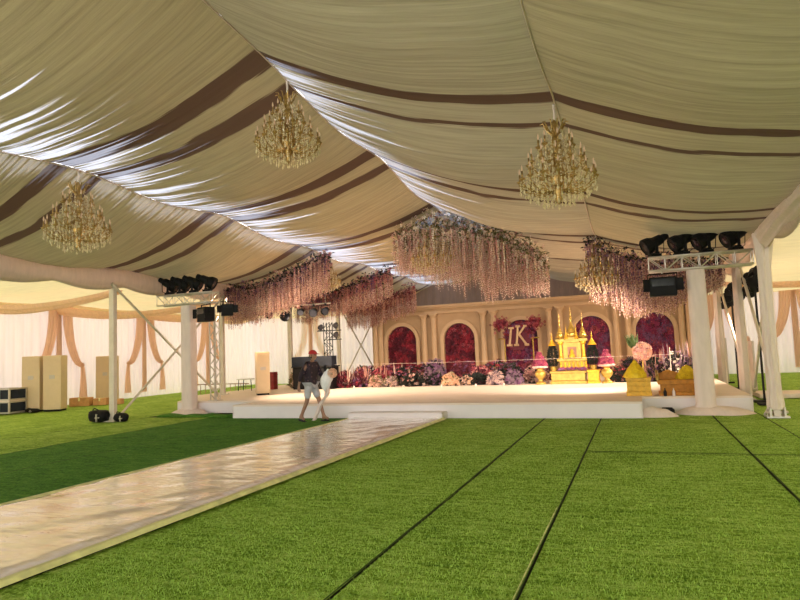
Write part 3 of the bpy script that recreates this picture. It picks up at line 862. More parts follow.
garland('wisteria_garland', [(-1.15, 18.0, 4.45), (-.2, 18.0, 3.95), (.9, 18.0, 3.65), (2.2, 18.0, 3.6)], .32, .9, 1.75, 800, ['pink', 'palepink', 'dusty', 'purple', 'palepink'], m_leafd, 800,
        'long pale pink wisteria curtain hanging behind the right truss', 'right wisteria', 4, .35, taper=.6)
def cloud():
    root = garland('wisteria_cloud', [(-6.8, 18.0, 4.95), (-5.9, 18.0, 5.3), (-4.6, 18.0, 5.1), (-3.6, 18.0, 4.75), (-2.3, 18.0, 3.95)], .55, .6, 1.8, 980,
        ['palepink', 'white', 'cream', 'pink', 'palepink'], m_leafo, 2600, 'large white and pink hanging flower cloud with greenery under the ridge over the stage', None, 6, .5, taper=-1)
    mb = MB(); R = random.Random(3)
    for _ in range(420):
        t = R.random(); x = -1.3 + 2.6 * t; zt = .75 - .55 * abs(x) * .9
        mb.mi = R.randrange(2)
        mb.flower((x - .25, R.gauss(0, .25), .15 + zt * R.random()), R.uniform(.05, .09), (R.uniform(-1, 1), -1, R.uniform(-1, 1)), R)
    o = mb.build('daylight_patch_blossoms', [FC['blue'], FC['white']], root); o['kind'] = 'stuff'; o['label'] = 'pale blue and white blossoms standing in for the daylight patch at the top'  # blue-white daylight patch behind the cloud, put in as coloured petals
cloud()

# ------------------------------------------------------------------ backdrop
YB = 28.0
AC = [-10.55, -7.7, -4.84, -1.80, .72]
def backdrop():
    root = empty('stage_backdrop', (-4.84, YB, ST), 'cream classical backdrop with cornice, columns and five flower-filled arches', 'backdrop')
    T = 3.72 - ST; xl, xr = -12.1 + 4.84, 2.3 + 4.84
    aw, ah = .74, 2.50 - ST + .0        # half width, spring handled below
    # panel with arched openings
    mb = MB(); spring = 1.72; floor_ = 0.
    cs = [c + 4.84 for c in AC]
    edges = [xl] + [ (a + b) / 2 for a, b in zip(cs, cs[1:])] + [xr]
    for i, c in enumerate(cs):
        x0, x1 = edges[i], edges[i + 1]
        mb.box(x0, c - aw, 0, .12, 0, T - .4); mb.box(c + aw, x1, 0, .12, 0, T - .4)
        n = 16
        for k in range(n):
            a0, a1 = PI * k / n, PI * (k + 1) / n
            q = len(mb.v)
            X0, Z0, X1, Z1 = c + aw * math.cos(a0), spring + aw * math.sin(a0), c + aw * math.cos(a1), spring + aw * math.sin(a1)
            for (x, z) in ((X0, Z0), (X1, Z1), (X1, T - .4), (X0, T - .4)):
                mb.v.append((x, 0, z)); mb.v.append((x, .12, z))
            mb.face((q, q + 2, q + 4, q + 6)); mb.face((q + 1, q + 7, q + 5, q + 3)); mb.face((q, q + 1, q + 3, q + 2))
    mb.build('panel', m_plaster, root)
    for i, c in enumerate(cs):
        def arch(o, y0, y1, r0, r1):
            m = MB(); pts = [(-1, 0.)] + [(0, a) for a in range(0, 25)] + [(1, 0.)]
            path = [(c + 1, 0)] 
            prof = []
            for k in range(25):
                a = PI * k / 24; prof.append((math.cos(a), math.sin(a)))
            ring = [((c + r0, .0), (c + r1, .0))] + [((c + r0 * x, spring + r0 * z), (c + r1 * x, spring + r1 * z)) for x, z in prof] + [((c - r0, 0), (c - r1, 0))]
            for (a, b) in ring:
                for (px, pz) in (a, b):
                    m.v.append((px, y0, pz)); m.v.append((px, y1, pz))
            for k in range(len(ring) - 1):
                q = 4 * k
                m.face((q, q + 4, q + 6, q + 2)); m.face((q + 1, q + 3, q + 7, q + 5)); m.face((q, q + 1, q + 5, q + 4)); m.face((q + 2, q + 6, q + 7, q + 3))
            return m
        arch(0, -.10, .0, aw, aw + .17).build('arch_frame', m_plaster2, root, smooth=False)
        # flower filled panel set in the arch, real blooms on a board
        fp = MB(); fp.box(c - aw, c + aw, .13, .17, 0, spring + aw)
        bd = fp.build('flower_board', m_fp_red if i < 2 else m_fp_pink, root)
        R = random.Random(40 + i); m = MB(); ks = (['red', 'maroon', 'red', 'maroon', 'rose'] if i < 2 else ['purple', 'magenta', 'maroon', 'rose', 'purple'])
        for _ in range(420):
            x = R.uniform(-aw, aw); z = R.uniform(.1, spring + aw)
            if z > spring and x * x + (z - spring) ** 2 > (aw - .05) ** 2: continue
            patch = mn.noise(V(x * 1.8, z * 1.8, i * 5.))
            m.mi = (0 if patch > .12 else (1 if patch > -.1 else 3)) if R.random() < .7 else R.randrange(5)
            if i >= 2 and R.random() < .3: m.mi = 1
            m.flower((c + x, R.uniform(.02, .12), z), R.uniform(.07, .13), (R.uniform(-.5, .5), -1, R.uniform(-.4, .6)), R)
        ob = m.build('roses', [FC[k] for k in ks], bd); ob['kind'] = 'stuff'
    # entablature
    mb = MB(); mb.box(xl, xr, -.12, .14, T - .42, T - .30); mb.build('architrave', m_plaster2, root, bevel=.01)
    mb = MB(); mb.box(xl, xr, -.06, .13, T - .30, T - .12); mb.build('frieze', m_plaster, root)
    mb = MB(); mb.box(xl - .1, xr + .1, -.26, .16, T - .12, T); mb.box(xl - .05, xr + .05, -.18, .15, T - .18, T - .12); mb.build('cornice', m_plaster2, root, bevel=.015)
    # columns: a pair between arches and one pair at the ends
    colx = []
    for a, b in zip(cs, cs[1:]): m_ = (a + b) / 2; colx += [m_ - .24, m_ + .24]
    colx += [xl + .25, xr - .25, cs[0] - 1.05, cs[-1] + 1.05]
    for x in colx:
        mb = MB(); n = 24
        def fn(u, v):
            a = 2 * PI * u; r = .135 * (1 - .12 * v) * (1 - .05 * abs(math.sin(a * 6)))
            return (x + r * math.cos(a), -.16 + r * math.sin(a), .22 + (T - .42 - .40) * v)
        mb.grid(48, 6, fn); mb.box(x - .18, x + .18, -.34, .02, 0, .16); mb.lathe([(.17, .16), (.17, .19), (.14, .22)], (x, -.16, 0), 16)
        mb.lathe([(.12, T - .62), (.16, T - .56), (.19, T - .50), (.19, T - .48)], (x, -.16, 0), 16); mb.box(x - .19, x + .19, -.34, .02, T - .48, T - .421)
        mb.build('column', m_plaster2, root)
backdrop()

def monogram():
    # double initial on a flower wreath frame in the middle arch
    root = empty('monogram_stand', (-4.84, 27.3, ST), 'double initial monogram on a flowered frame before the middle arch', 'monogram')
    f = MB()
    for s in (-1, 1): f.tube([(s * .62, 0, 0), (s * .62, 0, 1.9)], .03, 8)
    f.tube([(-.9, 0, 1.62), (.9, 0, 1.62)], .03, 8); f.tube([(-.62, 0, .03), (.62, 0, .03)], .03, 8)
    f.build('frame', m_gold, root)
    # disc
    d = MB(); d.lathe([(.52, 0), (.52, .05)], (0, 0, 0), 32, Matrix.Rotation(PI / 2, 4, 'X')); d.v = [(x, y, z + 1.62) for x, y, z in d.v]
    d.build('disc', FC['maroon'], root)
    def letter(segs, nm, dx, m):
        mb = MB()
        for a, b in segs:
            a = V(a[0] * 1.7 + dx * 1.5, -.10, a[1] * 1.7 + 1.50); b = V(b[0] * 1.7 + dx * 1.5, -.10, b[1] * 1.7 + 1.50); mb.tube([a, b], .05, 8)
        mb.build(nm, m, root)
    letter([((-.12, -.10), (-.06, .38)), ((-.12, .38), (0, .38)), ((-.18, -.10), (-.06, -.10)), ((-.06, .16), (.12, .38)), ((-.05, .18), (.14, -.10)), ((.08, .38), (.16, .38)), ((.09, -.10), (.2, -.10))], 'letter', .08, m_plaster2)
    letter([((-.05, -.10), (0.01, .34)), ((-.06, .34), (.08, .34)), ((-.12, -.10), (.02, -.10))], 'letter', -.20, m_plaster2)
    R = random.Random(8)
    for s in (-1, 1):
        mb = MB()
        for _ in range(160):
            a = R.gauss(0, .17); b = R.gauss(0, .13)
            mb.mi = R.randrange(3); mb.flower((s * .62 + a * .9 + s * .1, -.08 + R.gauss(0, .05), 2.28 + b), R.uniform(.05, .08), (R.uniform(-.6, .6), -1, R.uniform(-.5, .8)), R)
        o = mb.build('flower_spray', [FC['red'], FC['maroon'], FC['rose']], root); o['kind'] = 'stuff'
    mb = MB()
    for _ in range(150):
        a = R.uniform(0, PI); mb.mi = R.randrange(3); r = .56 + R.gauss(0, .05)
        mb.flower((r * math.cos(a), -.1, 1.62 + r * math.sin(a)), R.uniform(.04, .07), (R.uniform(-.5, .5), -1, .3), R)
    o = mb.build('wreath', [FC['red'], FC['maroon'], FC['purple']], root); o['kind'] = 'stuff'
monogram()

# ------------------------------------------------------------------ flower bushes on the stage
def bush(x, y, w, h, leafm, cols, nl, nf, label, seed, name='flower_bush', spikes=0, spikem=None, fs=(.04, .075), dense=1.0, cat='flowers', z0=None):
    R = random.Random(seed); root = empty(name, (x, y, ST if z0 is None else z0), label, cat, 'flower bed planting')
    # low pot / tray
    mb = MB(); mb.lathe([(w * .32, 0), (w * .36, .10), (w * .34, .10), (w * .30, .02)], (0, 0, 0), 14); mb.build('pot', m_dark, root)
    def pos(k=1.):
        while True:
            a, b, c = R.uniform(-1, 1), R.uniform(-1, 1), R.uniform(0, 1)
            q = a * a + b * b + c * c
            if q < 1 and q > .25: break
        bump_ = 1 + .18 * mn.noise(V(a * 2, b * 2 + seed, c * 2))
        s = (1 / math.sqrt(q) * .5 + .5) ** 1
        return V(a * w / 2 * s * bump_ * k, b * w * .4 * s * k, .04 + c * (h - .04) * s * bump_ * k)
    lf = MB()
    for _ in range(nl):
        p = pos(.95); d = V(p.x, p.y, p.z * .6) + V(R.uniform(-.2, .2), R.uniform(-.2, .2), R.uniform(-.1, .3)); lf.leaf(p * .9, d, R.uniform(.08, .18), R.uniform(.02, .04))
    for k in range(12):
        p = pos(.9); lf.tube([(0, 0, .05), p], .008, 4, False)
    o = lf.build('foliage', leafm, root); o['kind'] = 'stuff'
    if nf:
        fl = MB()
        for _ in range(nf):
            p = pos(1.0); fl.mi = R.randrange(len(cols)); fl.flower(p, R.uniform(*fs), (p.x / w, p.y / w - .3, p.z / h + .1), R)
        o = fl.build('blossoms', [FC[c] for c in cols], root); o['kind'] = 'stuff'
    if spikes:
        sp = MB()
        for _ in range(spikes):
            a = R.uniform(-w / 2, w / 2); b = R.uniform(-w * .3, w * .3); hh = h * R.uniform(.85, 1.28)
            t = V(a + R.uniform(-.06, .06), b, hh); sp.tube([(a * .7, b * .7, .1), t * .6 + V(a, b, 0) * .35, t], [.006, .018, .003], 5)
        sp.build('flower_spikes', spikem, root)
    return root
B = [
 # x, y, w, h, leaf, cols, nl, nf, label, spikes, spikem
 (-10.25, 20.9, .75, .62, m_leafr, ['red', 'maroon'], 320, 120, 'dark burgundy bush with upright plumes at the left end of the flower bed', 26, 'palepink'),
 (-9.65, 21.1, .75, .66, m_leafr, ['maroon', 'red', 'purple'], 320, 130, 'dark burgundy bush with upright plumes, second from the left end of the bed', 26, 'dusty'),
 (-9.05, 21.5, .8, .70, m_leafr, ['red', 'rose'], 300, 180, 'dark red bush behind the greyish pink one', 16, 'dusty'),
 (-8.95, 20.9, .55, .42, m_leafo, ['dusty', 'palepink'], 200, 300, 'low greyish pink bush at the front left of the bed', 0, None),
 (-8.4, 20.95, .5, .36, m_leafo, ['palepink', 'lilac'], 160, 240, 'small greyish lilac bush beside the black foliage', 0, None),
 (-8.3, 21.9, .9, .68, m_leafd, ['rose', 'purple'], 420, 90, 'dark bush with rose blossoms before the leftmost arch', 8, 'palepink'),
 (-7.55, 21.0, .95, .45, m_leafd, ['pink', 'palepink'], 620, 50, 'wide low black-green foliage bush topped by a row of pink blossoms', 0, None),
 (-7.0, 21.9, .95, .95, m_leafd, ['purple', 'lilac'], 300, 460, 'tall rounded purple bush between the first two arches', 0, None),
 (-6.75, 21.2, .6, .45, m_leafd, ['purple'], 320, 60, 'dark purple low bush left of the peach one', 0, None),
 (-6.15, 20.9, .6, .42, m_leafo, ['peach', 'cream'], 120, 420, 'rounded peach hydrangea bush before the second arch', 0, None),
 (-5.6, 21.0, .4, .34, m_leafd, ['peach', 'palepink'], 120, 120, 'small peach flower clump right of the peach hydrangea', 0, None),
 (-5.2, 21.2, .7, .36, m_leafd, ['maroon'], 500, 30, 'low black foliage bush right of the small peach clump', 0, None),
 (-5.25, 21.9, .85, .62, m_leafr, ['rose', 'red', 'pink'], 260, 320, 'rose pink bush in the second row before the paired columns', 0, None),
 (-4.55, 20.95, .65, .46, m_leafd, ['lilac', 'palepink'], 140, 420, 'grey lilac hydrangea bush below the monogram, left one', 0, None),
 (-3.95, 20.95, .65, .46, m_leafd, ['lilac', 'purple'], 160, 400, 'grey lilac hydrangea bush below the monogram, right one', 0, None),
 (-4.25, 21.9, 1.1, .72, m_leafd, ['purple', 'maroon'], 620, 120, 'dark foliage bush directly under the monogram', 0, None),
 (-3.3, 21.5, .8, .62, m_leafd, ['palepink', 'pink'], 160, 420, 'pale pink bush behind the left gold urn', 0, None),
 (-.55, 21.2, .6, .48, m_leafd, ['red', 'pink'], 480, 60, 'black-green bush right of the right gold urn', 0, None),
 (-.2, 21.9, .8, .75, m_leafd, ['purple', 'maroon'], 420, 120, 'dark purple bush behind the yellow tiered stand', 12, 'dusty'),
 (.35, 21.2, .9, .85, m_leafd, ['purple', 'dusty'], 420, 160, 'plum bush with pale plumes before the rightmost arch', 18, 'dusty'),
 (1.1, 21.0, .9, .95, m_leafd, ['purple', 'white'], 420, 120, 'tall dark plumed bush behind the golden bench', 22, 'lilac'),
 (1.75, 20.9, .6, 1.0, m_leafd, ['dusty'], 260, 60, 'dark plumed bush at the right end of the bed behind the white pillar', 14, 'dusty'),
]
for i, (x, y, w, h, lm, cols, nl, nf, lab, sp, sm) in enumerate(B):
    bush(x, y, w, h, lm, cols, nl, nf, lab, 100 + i, spikes=sp, spikem=FC[sm] if sm else None)
for i, x in enumerate((-10.4, -9.3, -8.0, -6.2, -5.0, -3.4, -.1, 1.1)):
    bush(x, 23.2, 1.35, .78, m_leafr if i % 2 else m_leafd, [['maroon', 'red', 'purple'], ['maroon', 'rose', 'purple']][i % 2], 420, 170,
         ['dark maroon bush in the back row at the far left of the bed', 'maroon and red bush in the back row left of the leftmost arch', 'dark maroon bush in the back row at the foot of the leftmost arch',
          'maroon bush in the back row before the second arch', 'dark maroon bush in the back row between second arch and monogram', 'maroon bush in the back row right of the monogram',
          'dark maroon bush in the back row right of the shrine', 'maroon bush in the back row before the rightmost arch'][i], 300 + i, fs=(.05, .09))
# round pink flower ball on a tall stand
def flower_ball(x, y, z, r, cols, label, seed):
    R = random.Random(seed); root = empty('flower_ball_stand', (x, y, ST), label, 'flowers')
    mb = MB(); mb.lathe([(.16, 0), (.16, .03), (.03, .06), (.02, z - ST - r * .8)], (0, 0, 0), 12); mb.build('stand', m_gold, root)
    fl = MB()
    for _ in range(330):
        d = V(R.gauss(0, 1), R.gauss(0, 1), R.gauss(0, 1)).normalized(); fl.mi = R.randrange(len(cols)); fl.flower(d * r * R.uniform(.8, 1) + V(0, 0, z - ST), R.uniform(.04, .07), d, R)
    o = fl.build('blossoms', [FC[c] for c in cols], root); o['kind'] = 'stuff'
    lf = MB()
    for _ in range(60): 
        lf.leaf((R.uniform(-.3, -.1), R.uniform(-.1, .1), z - ST + .1), (R.uniform(-.6, .1), R.uniform(-.4, .4), 1), R.uniform(.25, .5), .03)
    lf.build('tall_leaves', m_leafg, root)
flower_ball(.12, 19.6, 1.32, .27, ['pink', 'palepink', 'peach'], 'round pink flower ball with tall leaves behind the yellow tiered stand', 77)

# gold urns with pink flower cones
def urn(x, label, seed):
    root = empty('gold_urn', (x, 20.7, ST), label, 'urn', 'gold urns flanking the shrine')
    mb = MB(); mb.lathe([(.17, 0), (.17, .05), (.09, .09), (.07, .16), (.15, .24), (.19, .33), (.15, .42), (.08, .46), (.16, .52), (.21, .56), (.18, .56)], (0, 0, 0), 20)
    mb.build('vase', m_gold, root, smooth=True)
    R = random.Random(seed); fl = MB()
    for _ in range(420):
        t = R.random() ** 1.2; a = R.uniform(0, 2 * PI); r = (.25 * (1 - t ** 1.8) if t < .8 else .06) * R.uniform(.8, 1)
        d = V(math.cos(a), math.sin(a), .5); fl.mi = R.randrange(3); fl.flower((r * math.cos(a), r * math.sin(a), .56 + .46 * t), R.uniform(.035, .06), d, R)
    o = fl.build('flower_cone', [FC['magenta'], FC['rose'], FC['magenta']], root); o['kind'] = 'stuff'
    mb = MB(); mb.lathe([(.25, .53), (.27, .57), (.24, .60)], (0, 0, 0), 18); mb.build('flower_collar', FC['palepink'], root)
    return root
urn(-3.02, 'gold urn with a magenta flower cone left of the golden shrine', 5)
urn(-.95, 'gold urn with a magenta flower cone right of the golden shrine', 6)

# golden shrine
def spire(mb, x, y, z0, r, h, n=12):
    prof = []
    for i in range(5):
        t = i / 5; rr = r * (1 - t) ** 1.2
        prof += [(rr, z0 + h * .55 * t), (rr * 1.12, z0 + h * .55 * t + .02), (rr * .8, z0 + h * .55 * t + .05)]
    prof += [(r * .14, z0 + h * .6), (r * .2, z0 + h * .64), (r * .08, z0 + h * .7), (.004, z0 + h)]
    mb.lathe(prof, (x, y, 0), n)
def shrine():
    root = empty('golden_shrine', (-1.93, 20.9, ST), 'golden spired shrine with a small seated niche at centre right of the stage', 'shrine')
    mb = MB(); mb.box(-.78, .36, -.3, .5, 0, .1); mb.box(-.74, .32, -.27, .5, .1, .34); mb.box(-.78, .36, -.3, .5, .34, .41); mb.build('lower_plinth', m_gold, root, bevel=.012)
    mb = MB(); mb.box(.38, .76, -.3, .3, 0, .08); mb.box(.40, .74, -.27, .28, .08, .36); mb.box(.38, .76, -.3, .3, .36, .43); mb.build('side_plinth', m_goldy, root, bevel=.012)
    mb = MB(); mb.box(-.52, .36, -.15, .5, .41, .5); mb.box(-.46, .32, -.1, .5, .5, .72); mb.box(-.54, .40, -.16, .5, .72, .80); mb.build('upper_plinth', m_gold, root, bevel=.01)
    for k in range(7):
        mb = MB(); mb.lathe([(.03, .5), (.05, .56), (.025, .62), (.04, .7)], (-.42 + k * .13, -.16, 0), 8); mb.build('baluster', m_goldy, root)
    mb = MB(); mb.box(-.34, .22, -.02, .4, .8, 1.32); mb.build('niche_body', m_gold, root, bevel=.01)
    mb = MB(); mb.box(-.2, .08, -.035, .0, .84, 1.18); mb.build('niche_back', m_stem, root)
    mb = MB(); mb.lathe([(.09, .84), (.10, .9), (.05, .97), (.06, 1.02), (.03, 1.1)], (-.06, -.09, 0), 10); mb.build('seated_figure', m_goldy, root)
    for x in (-.42, .30):
        mb = MB(); mb.lathe([(.09, .8), (.09, .84), (.06, .88), (.05, 1.25), (.09, 1.3), (.09, 1.36)], (x, 0, 0), 12); mb.build('niche_column', m_goldy, root, smooth=False)
        mb = MB(); mb.box(x - .13, x + .13, -.13, .13, 1.36, 1.44); mb.blob((x, -.02, 1.5), .13, .9); spire(mb, x, 0, 1.5, .14, .75); mb.build('side_spire', m_gold, root)
    mb = MB(); mb.box(-.30, .18, -.08, .4, 1.32, 1.42); mb.box(-.24, .12, -.05, .35, 1.42, 1.52); spire(mb, -.06, .1, 1.5, .25, 1.0, 16); mb.build('main_spire', m_gold, root)
    mb = MB()
    for a in (-.22, .10):
        for b in (-.04,): spire(mb, a, b, 1.44, .07, .5, 8)
    mb.build('pinnacles', m_goldy, root)
    mb = MB(); R = random.Random(9)
    for _ in range(120):
        mb.mi = R.randrange(2); mb.flower((R.uniform(-.5, .36), -.2 + R.gauss(0, .02), .82 + R.gauss(0, .02) - .35), .04, (R.uniform(-.5, .5), -1, .5), R)
    o = mb.build('flower_edging', [FC['purple'], FC['magenta']], root); o['kind'] = 'stuff'
shrine()
def cone_tree(x, y, h, z0, label, seed, spire_h=.3):
    root = empty('cone_tree', (x, y, z0), label, 'topiary', 'dark cone trees beside the shrine')
    mb = MB(); mb.lathe([(.1, 0), (.12, .14), (.1, .15)], (0, 0, 0), 12); mb.build('pot', m_gold, root)
    mb = MB(); R = random.Random(seed)
    for _ in range(700):
        t = R.random(); a = R.uniform(0, 2 * PI); r = .15 * math.sin(PI * min(1, .25 + t * .75)) * R.uniform(.6, 1)
        mb.leaf((r * math.cos(a), r * math.sin(a), .14 + (h - .14) * t), (math.cos(a), math.sin(a), .8), .09, .02)
    mb.tube([(0, 0, .1), (0, 0, h)], .02, 6)
    o = mb.build('foliage', m_leafd, root); o['kind'] = 'stuff'
    mb = MB(); spire(mb, 0, 0, h - .06, .13, spire_h + .15); mb.build('gold_finial', m_goldy, root)
cone_tree(-2.62, 20.9, .88, ST + .412, 'dark cone tree with gold tip at the left of the shrine', 3)
cone_tree(-1.36, 20.85, .85, ST + .432, 'dark cone tree with gold finial on the right side plinth of the shrine', 4)

# yellow tiered stand and golden bench near the right pillar
def tiered():
    root = empty('yellow_tiered_stand', (-.03, 15.75, ST), 'yellow tiered offering stand with a bright yellow peaked top, left of the golden bench', 'stand')
    for i, (w, z0, z1) in enumerate(((.56, 0, .10), (.52, .12, .22), (.52, .24, .34), (.56, .36, .42))):
        mb = MB(); mb.box(-w/2, w/2, -.22, .22, z0, z1); mb.build('tier', m_goldy, root, bevel=.01)
    mb = MB(); mb.box(-.24, .24, -.2, .2, .10, .36); mb.build('core', m_goldy, root)
    for k in range(6):
        mb = MB(); mb.box(-.26 + k * .1, -.25 + k * .1 + .012, -.235, -.22, .02, .4); mb.build('rib', m_goldy, root)
    mb = MB(); mb.mi = 0
    prof = [(.26, .42), (.25, .5), (.16, .62), (.08, .74), (.01, .80)]
    mb.lathe(prof, (-.06, 0, 0), 14); mb.build('mound', FC['yellow'], root)
    R = random.Random(2); mb = MB()
    for _ in range(200):
        t = R.random(); a = R.uniform(0, 2 * PI); r = .27 * (1 - t) ** .8
        mb.flower((-.06 + r * math.cos(a), r * math.sin(a), .44 + .36 * t), .035, (math.cos(a), math.sin(a), .6), R)
    o = mb.build('marigolds', FC['yellow'], root); o['kind'] = 'stuff'
tiered()
def bench():
    root = empty('golden_bench', (.72, 15.75, ST), 'ornate golden bench heaped with yellow flowers beside the right white pillar', 'bench')
    mb = MB(); mb.box(-.32, .55, -.25, .3, 0, .08); mb.box(-.28, .52, -.22, .28, .08, .26); mb.box(-.34, .56, -.26, .3, .26, .36); mb.build('seat', FC['orange'], root, bevel=.012)
    mb = MB(); mb.box(-.34, .1, .2, .3, .36, .5); mb.tube([(-.36, .25, .42), (-.1, .25, .54), (.2, .25, .44)], .04, 8); mb.build('backrest', FC['orange'], root, bevel=.01)
    for k in range(8):
        mb = MB(); mb.box(-.27 + k * .1, -.255 + k * .1, -.235, -.22, .09, .25); mb.build('rib', FC['orange'], root)
    for s in (-.34, .50):
        mb = MB(); mb.tube(curve3([(s, -.24, .36), (s, -.2, .46), (s, .05, .46), (s, .25, .55)]), .035, 8); mb.build('armrest', m_gold, root, smooth=True)
    R = random.Random(4); mb = MB()
    for _ in range(360):
        t = R.random(); a = R.uniform(0, 2 * PI); r = .26 * (1 - t) ** .6 * R.uniform(.6, 1)
        mb.flower((.30 + r * math.cos(a), .02 + .7 * r * math.sin(a), .36 + .28 * t), .045, (math.cos(a), math.sin(a) - .3, .6), R)
    o = mb.build('yellow_flower_heap', [FC['yellow']], root); o['kind'] = 'stuff'
bench()
# small bottles on stage by bench
for i, x in enumerate((.62, .80)):
    mb = MB(); mb.lathe([(.03, 0), (.035, .02), (.035, .1), (.012, .14), (.012, .18)], (0, 0, 0), 10); o = mb.build('bottle', m_white if i else m_dark, smooth=True)
    o.location = (x - .1, 15.42, ST); tag(o, ['small dark bottle on the stage edge before the golden bench', 'small white bottle on the stage edge before the golden bench'][i], 'bottle')
for i, (x, y, h) in enumerate(((2.95, 25.6, 1.62), (3.0, 20.4, 1.5))):
    root = empty('partition_panel', (x, y, 0), ['greige partition panel on the turf behind the farther right tent leg', 'greige partition panel on the turf between the right tent legs'][i], 'panel', 'greige panels beyond the right stage edge')
    mb = MB(); mb.box(-.03, .03, -.75, .75, .06, h); mb.build('board', m_acp, root, bevel=.01)
    for yy in (-.6, .6):
        mb = MB(); mb.box(-.2, .2, yy - .03, yy + .03, 0, .06); mb.build('foot', m_dark, root)
# pooled cloth heap at the stage notch
mb = MB()
def heap(u, v):
    a = 2 * PI * u; r = v * (.46 + .1 * mn.noise(V(math.cos(a), math.sin(a), 2)))
    return (r * math.cos(a) * .95, r * math.sin(a) * .5, .20 * (1 - v * v) * (1 + .5 * mn.noise(V(r * math.cos(a) * 4, r * math.sin(a) * 4, 1))) + .004)
mb.grid(48, 12, heap); o = mb.build('cloth_heap', m_white, smooth=True); o.location = (.28, 14.4, 0)
tag(o, 'crumpled white cloth heap on the turf left of the right white pillar', 'cloth')
mb = MB(); mb.box(-.14, .14, -.12, .12, 0, .12); mb.box(-.11, .11, -.09, .09, .12, .15); o = mb.build('dark_gap_block', m_dark, bevel=.02); o.location = (.52, 14.8, 0)  # added dark block standing for the dark gap beside the heap
tag(o, 'dark block added in place of the dark gap between the cloth heap and right pillar', 'box')

# ------------------------------------------------------------------ left side things
def cooler(x, y, z, w, d, h, label, rz, grp=True):
    root = empty('cooler_unit', (x, y, z), label, 'cooler', 'tall cream cooler units' if grp else None, rz)
    mb = MB(); mb.box(-w/2, w/2, -d/2, d/2, .06, h); mb.build('cabinet', m_ac, root, bevel=.02)
    mb = MB(); mb.box(-w/2 + .03, w/2 - .03, -d/2 + .03, d/2 - .03, 0, .06); mb.build('base', m_black, root)
    mb = MB(); mb.box(-w/2 + .03, w/2 - .03, -d/2 - .012, -d/2 + .01, h * .78, h - .06)
    for k in range(6): mb.box(-w/2 + .04, w/2 - .04, -d/2 - .022, -d/2 - .01, h * .79 + k * .05, h * .79 + k * .05 + .015)
    mb.build('grille', m_ac, root)
    mb = MB(); mb.box(-.09, .09, -d/2 - .012, -d/2, h * .58, h * .65); mb.build('control_panel', m_acp, root)
    mb = MB(); mb.box(-w/2 + .04, w/2 - .04, -d/2 - .008, -d/2, .12, .5); mb.build('lower_panel', m_ac, root, bevel=.004)
ca = math.radians(25)
cooler(-20.1, 16.1, 0, .62, .5, 1.95, 'tall cream cooler nearest the flight case, left one of the pair', ca)
cooler(-19.38, 16.35, 0, .62, .5, 1.95, 'tall cream cooler, right one of the pair left of the first tent leg', ca)
cooler(-20.55, 19.8, 0, .75, .5, 1.9, 'cream cooler standing by the wall behind the first tent leg', ca)
cooler(-11.7, 17.75, ST, .44, .42, 1.42, 'single slim cream cooler standing on the stage behind the person', math.radians(40))
def flight_case():
    root = empty('flight_case', (-20.75, 15.3, 0), 'dark stacked flight case with metal edges at the left picture edge', 'flight case', None, math.radians(8))
    for z0, z1 in ((.06, .42), (.50, .86)):
        mb = MB(); mb.box(-.70, .75, -.35, .35, z0, z1); b = mb.build('case_body', m_case, root)
        mb = MB()
        for zz in (z0, z1):
            for yy in (-.35, .35): mb.box(-.71, .76, yy - .025, yy + .025, zz - .025, zz + .025)
            for xx in (-.70, .75): mb.box(xx - .025, xx + .025, -.36, .36, zz - .025, zz + .025)
        for xx in (-.70, .75, .35):
            for yy in (-.35, .35): mb.box(xx - .025, xx + .025, yy - .025, yy + .025, z0, z1)
        mb.build('metal_edging', m_steel, b)
    mb = MB(); mb.box(-.69, .74, -.34, .34, .44, .48); mb.build('light_band', m_white, root)
    for x in (-.55, .6):
        for y in (-.28, .28):
            mb = MB(); mb.lathe([(.03, -.012), (.03, .012)], (x, y, .03), 10, Matrix.Rotation(PI / 2, 4, 'X')); mb.build('caster', m_black, root)
flight_case()
def bundle(x, y, w, h, label, seed):
    root = empty('equipment_bag', (x, y, 0), label, 'bag'); 
    mb = MB()
    def fn(u, v):
        a = 2 * PI * u; t = PI * v
        r = (abs(math.cos(a)) ** 3 + abs(math.sin(a)) ** 3) ** (-1/3)
        k = 1 + .25 * mn.noise(V(math.cos(a) * 2 + seed, math.sin(a) * 2, v * 3))
        return (w / 2 * r * math.sin(t) ** .5 * math.cos(a) * k, w * .3 * r * math.sin(t) ** .5 * math.sin(a) * k, h / 2 * (1 - math.cos(t)))
    mb.grid(24, 12, fn); mb.build('bag_body', m_black, root, smooth=True)
    mb = MB(); mb.tube(curve3([(-w*.3, -.05, h * .8), (-w * .1, -.1, h * 1.15), (w * .2, -.05, h * .85)]), .015, 6); mb.build('strap', m_dark, root)
    mb = MB(); mb.box(w * .15, w * .2, -w * .34, -w * .28, .02, h * .7); mb.tube([(w * .1, -w * .33, h * .4), (w * .35, -w * .33, h * .42)], .012, 5); mb.build('buckle', m_steel, root)
bundle(-13.95, 13.15, .62, .33, 'black equipment bag at the left of the first tent leg foot', 1)
bundle(-13.25, 13.25, .42, .24, 'smaller black bag at the right of the first tent leg foot', 4)
bundle(-19.75, 15.75, .5, .14, 'flat black cable bag before the pair of tall coolers', 7)
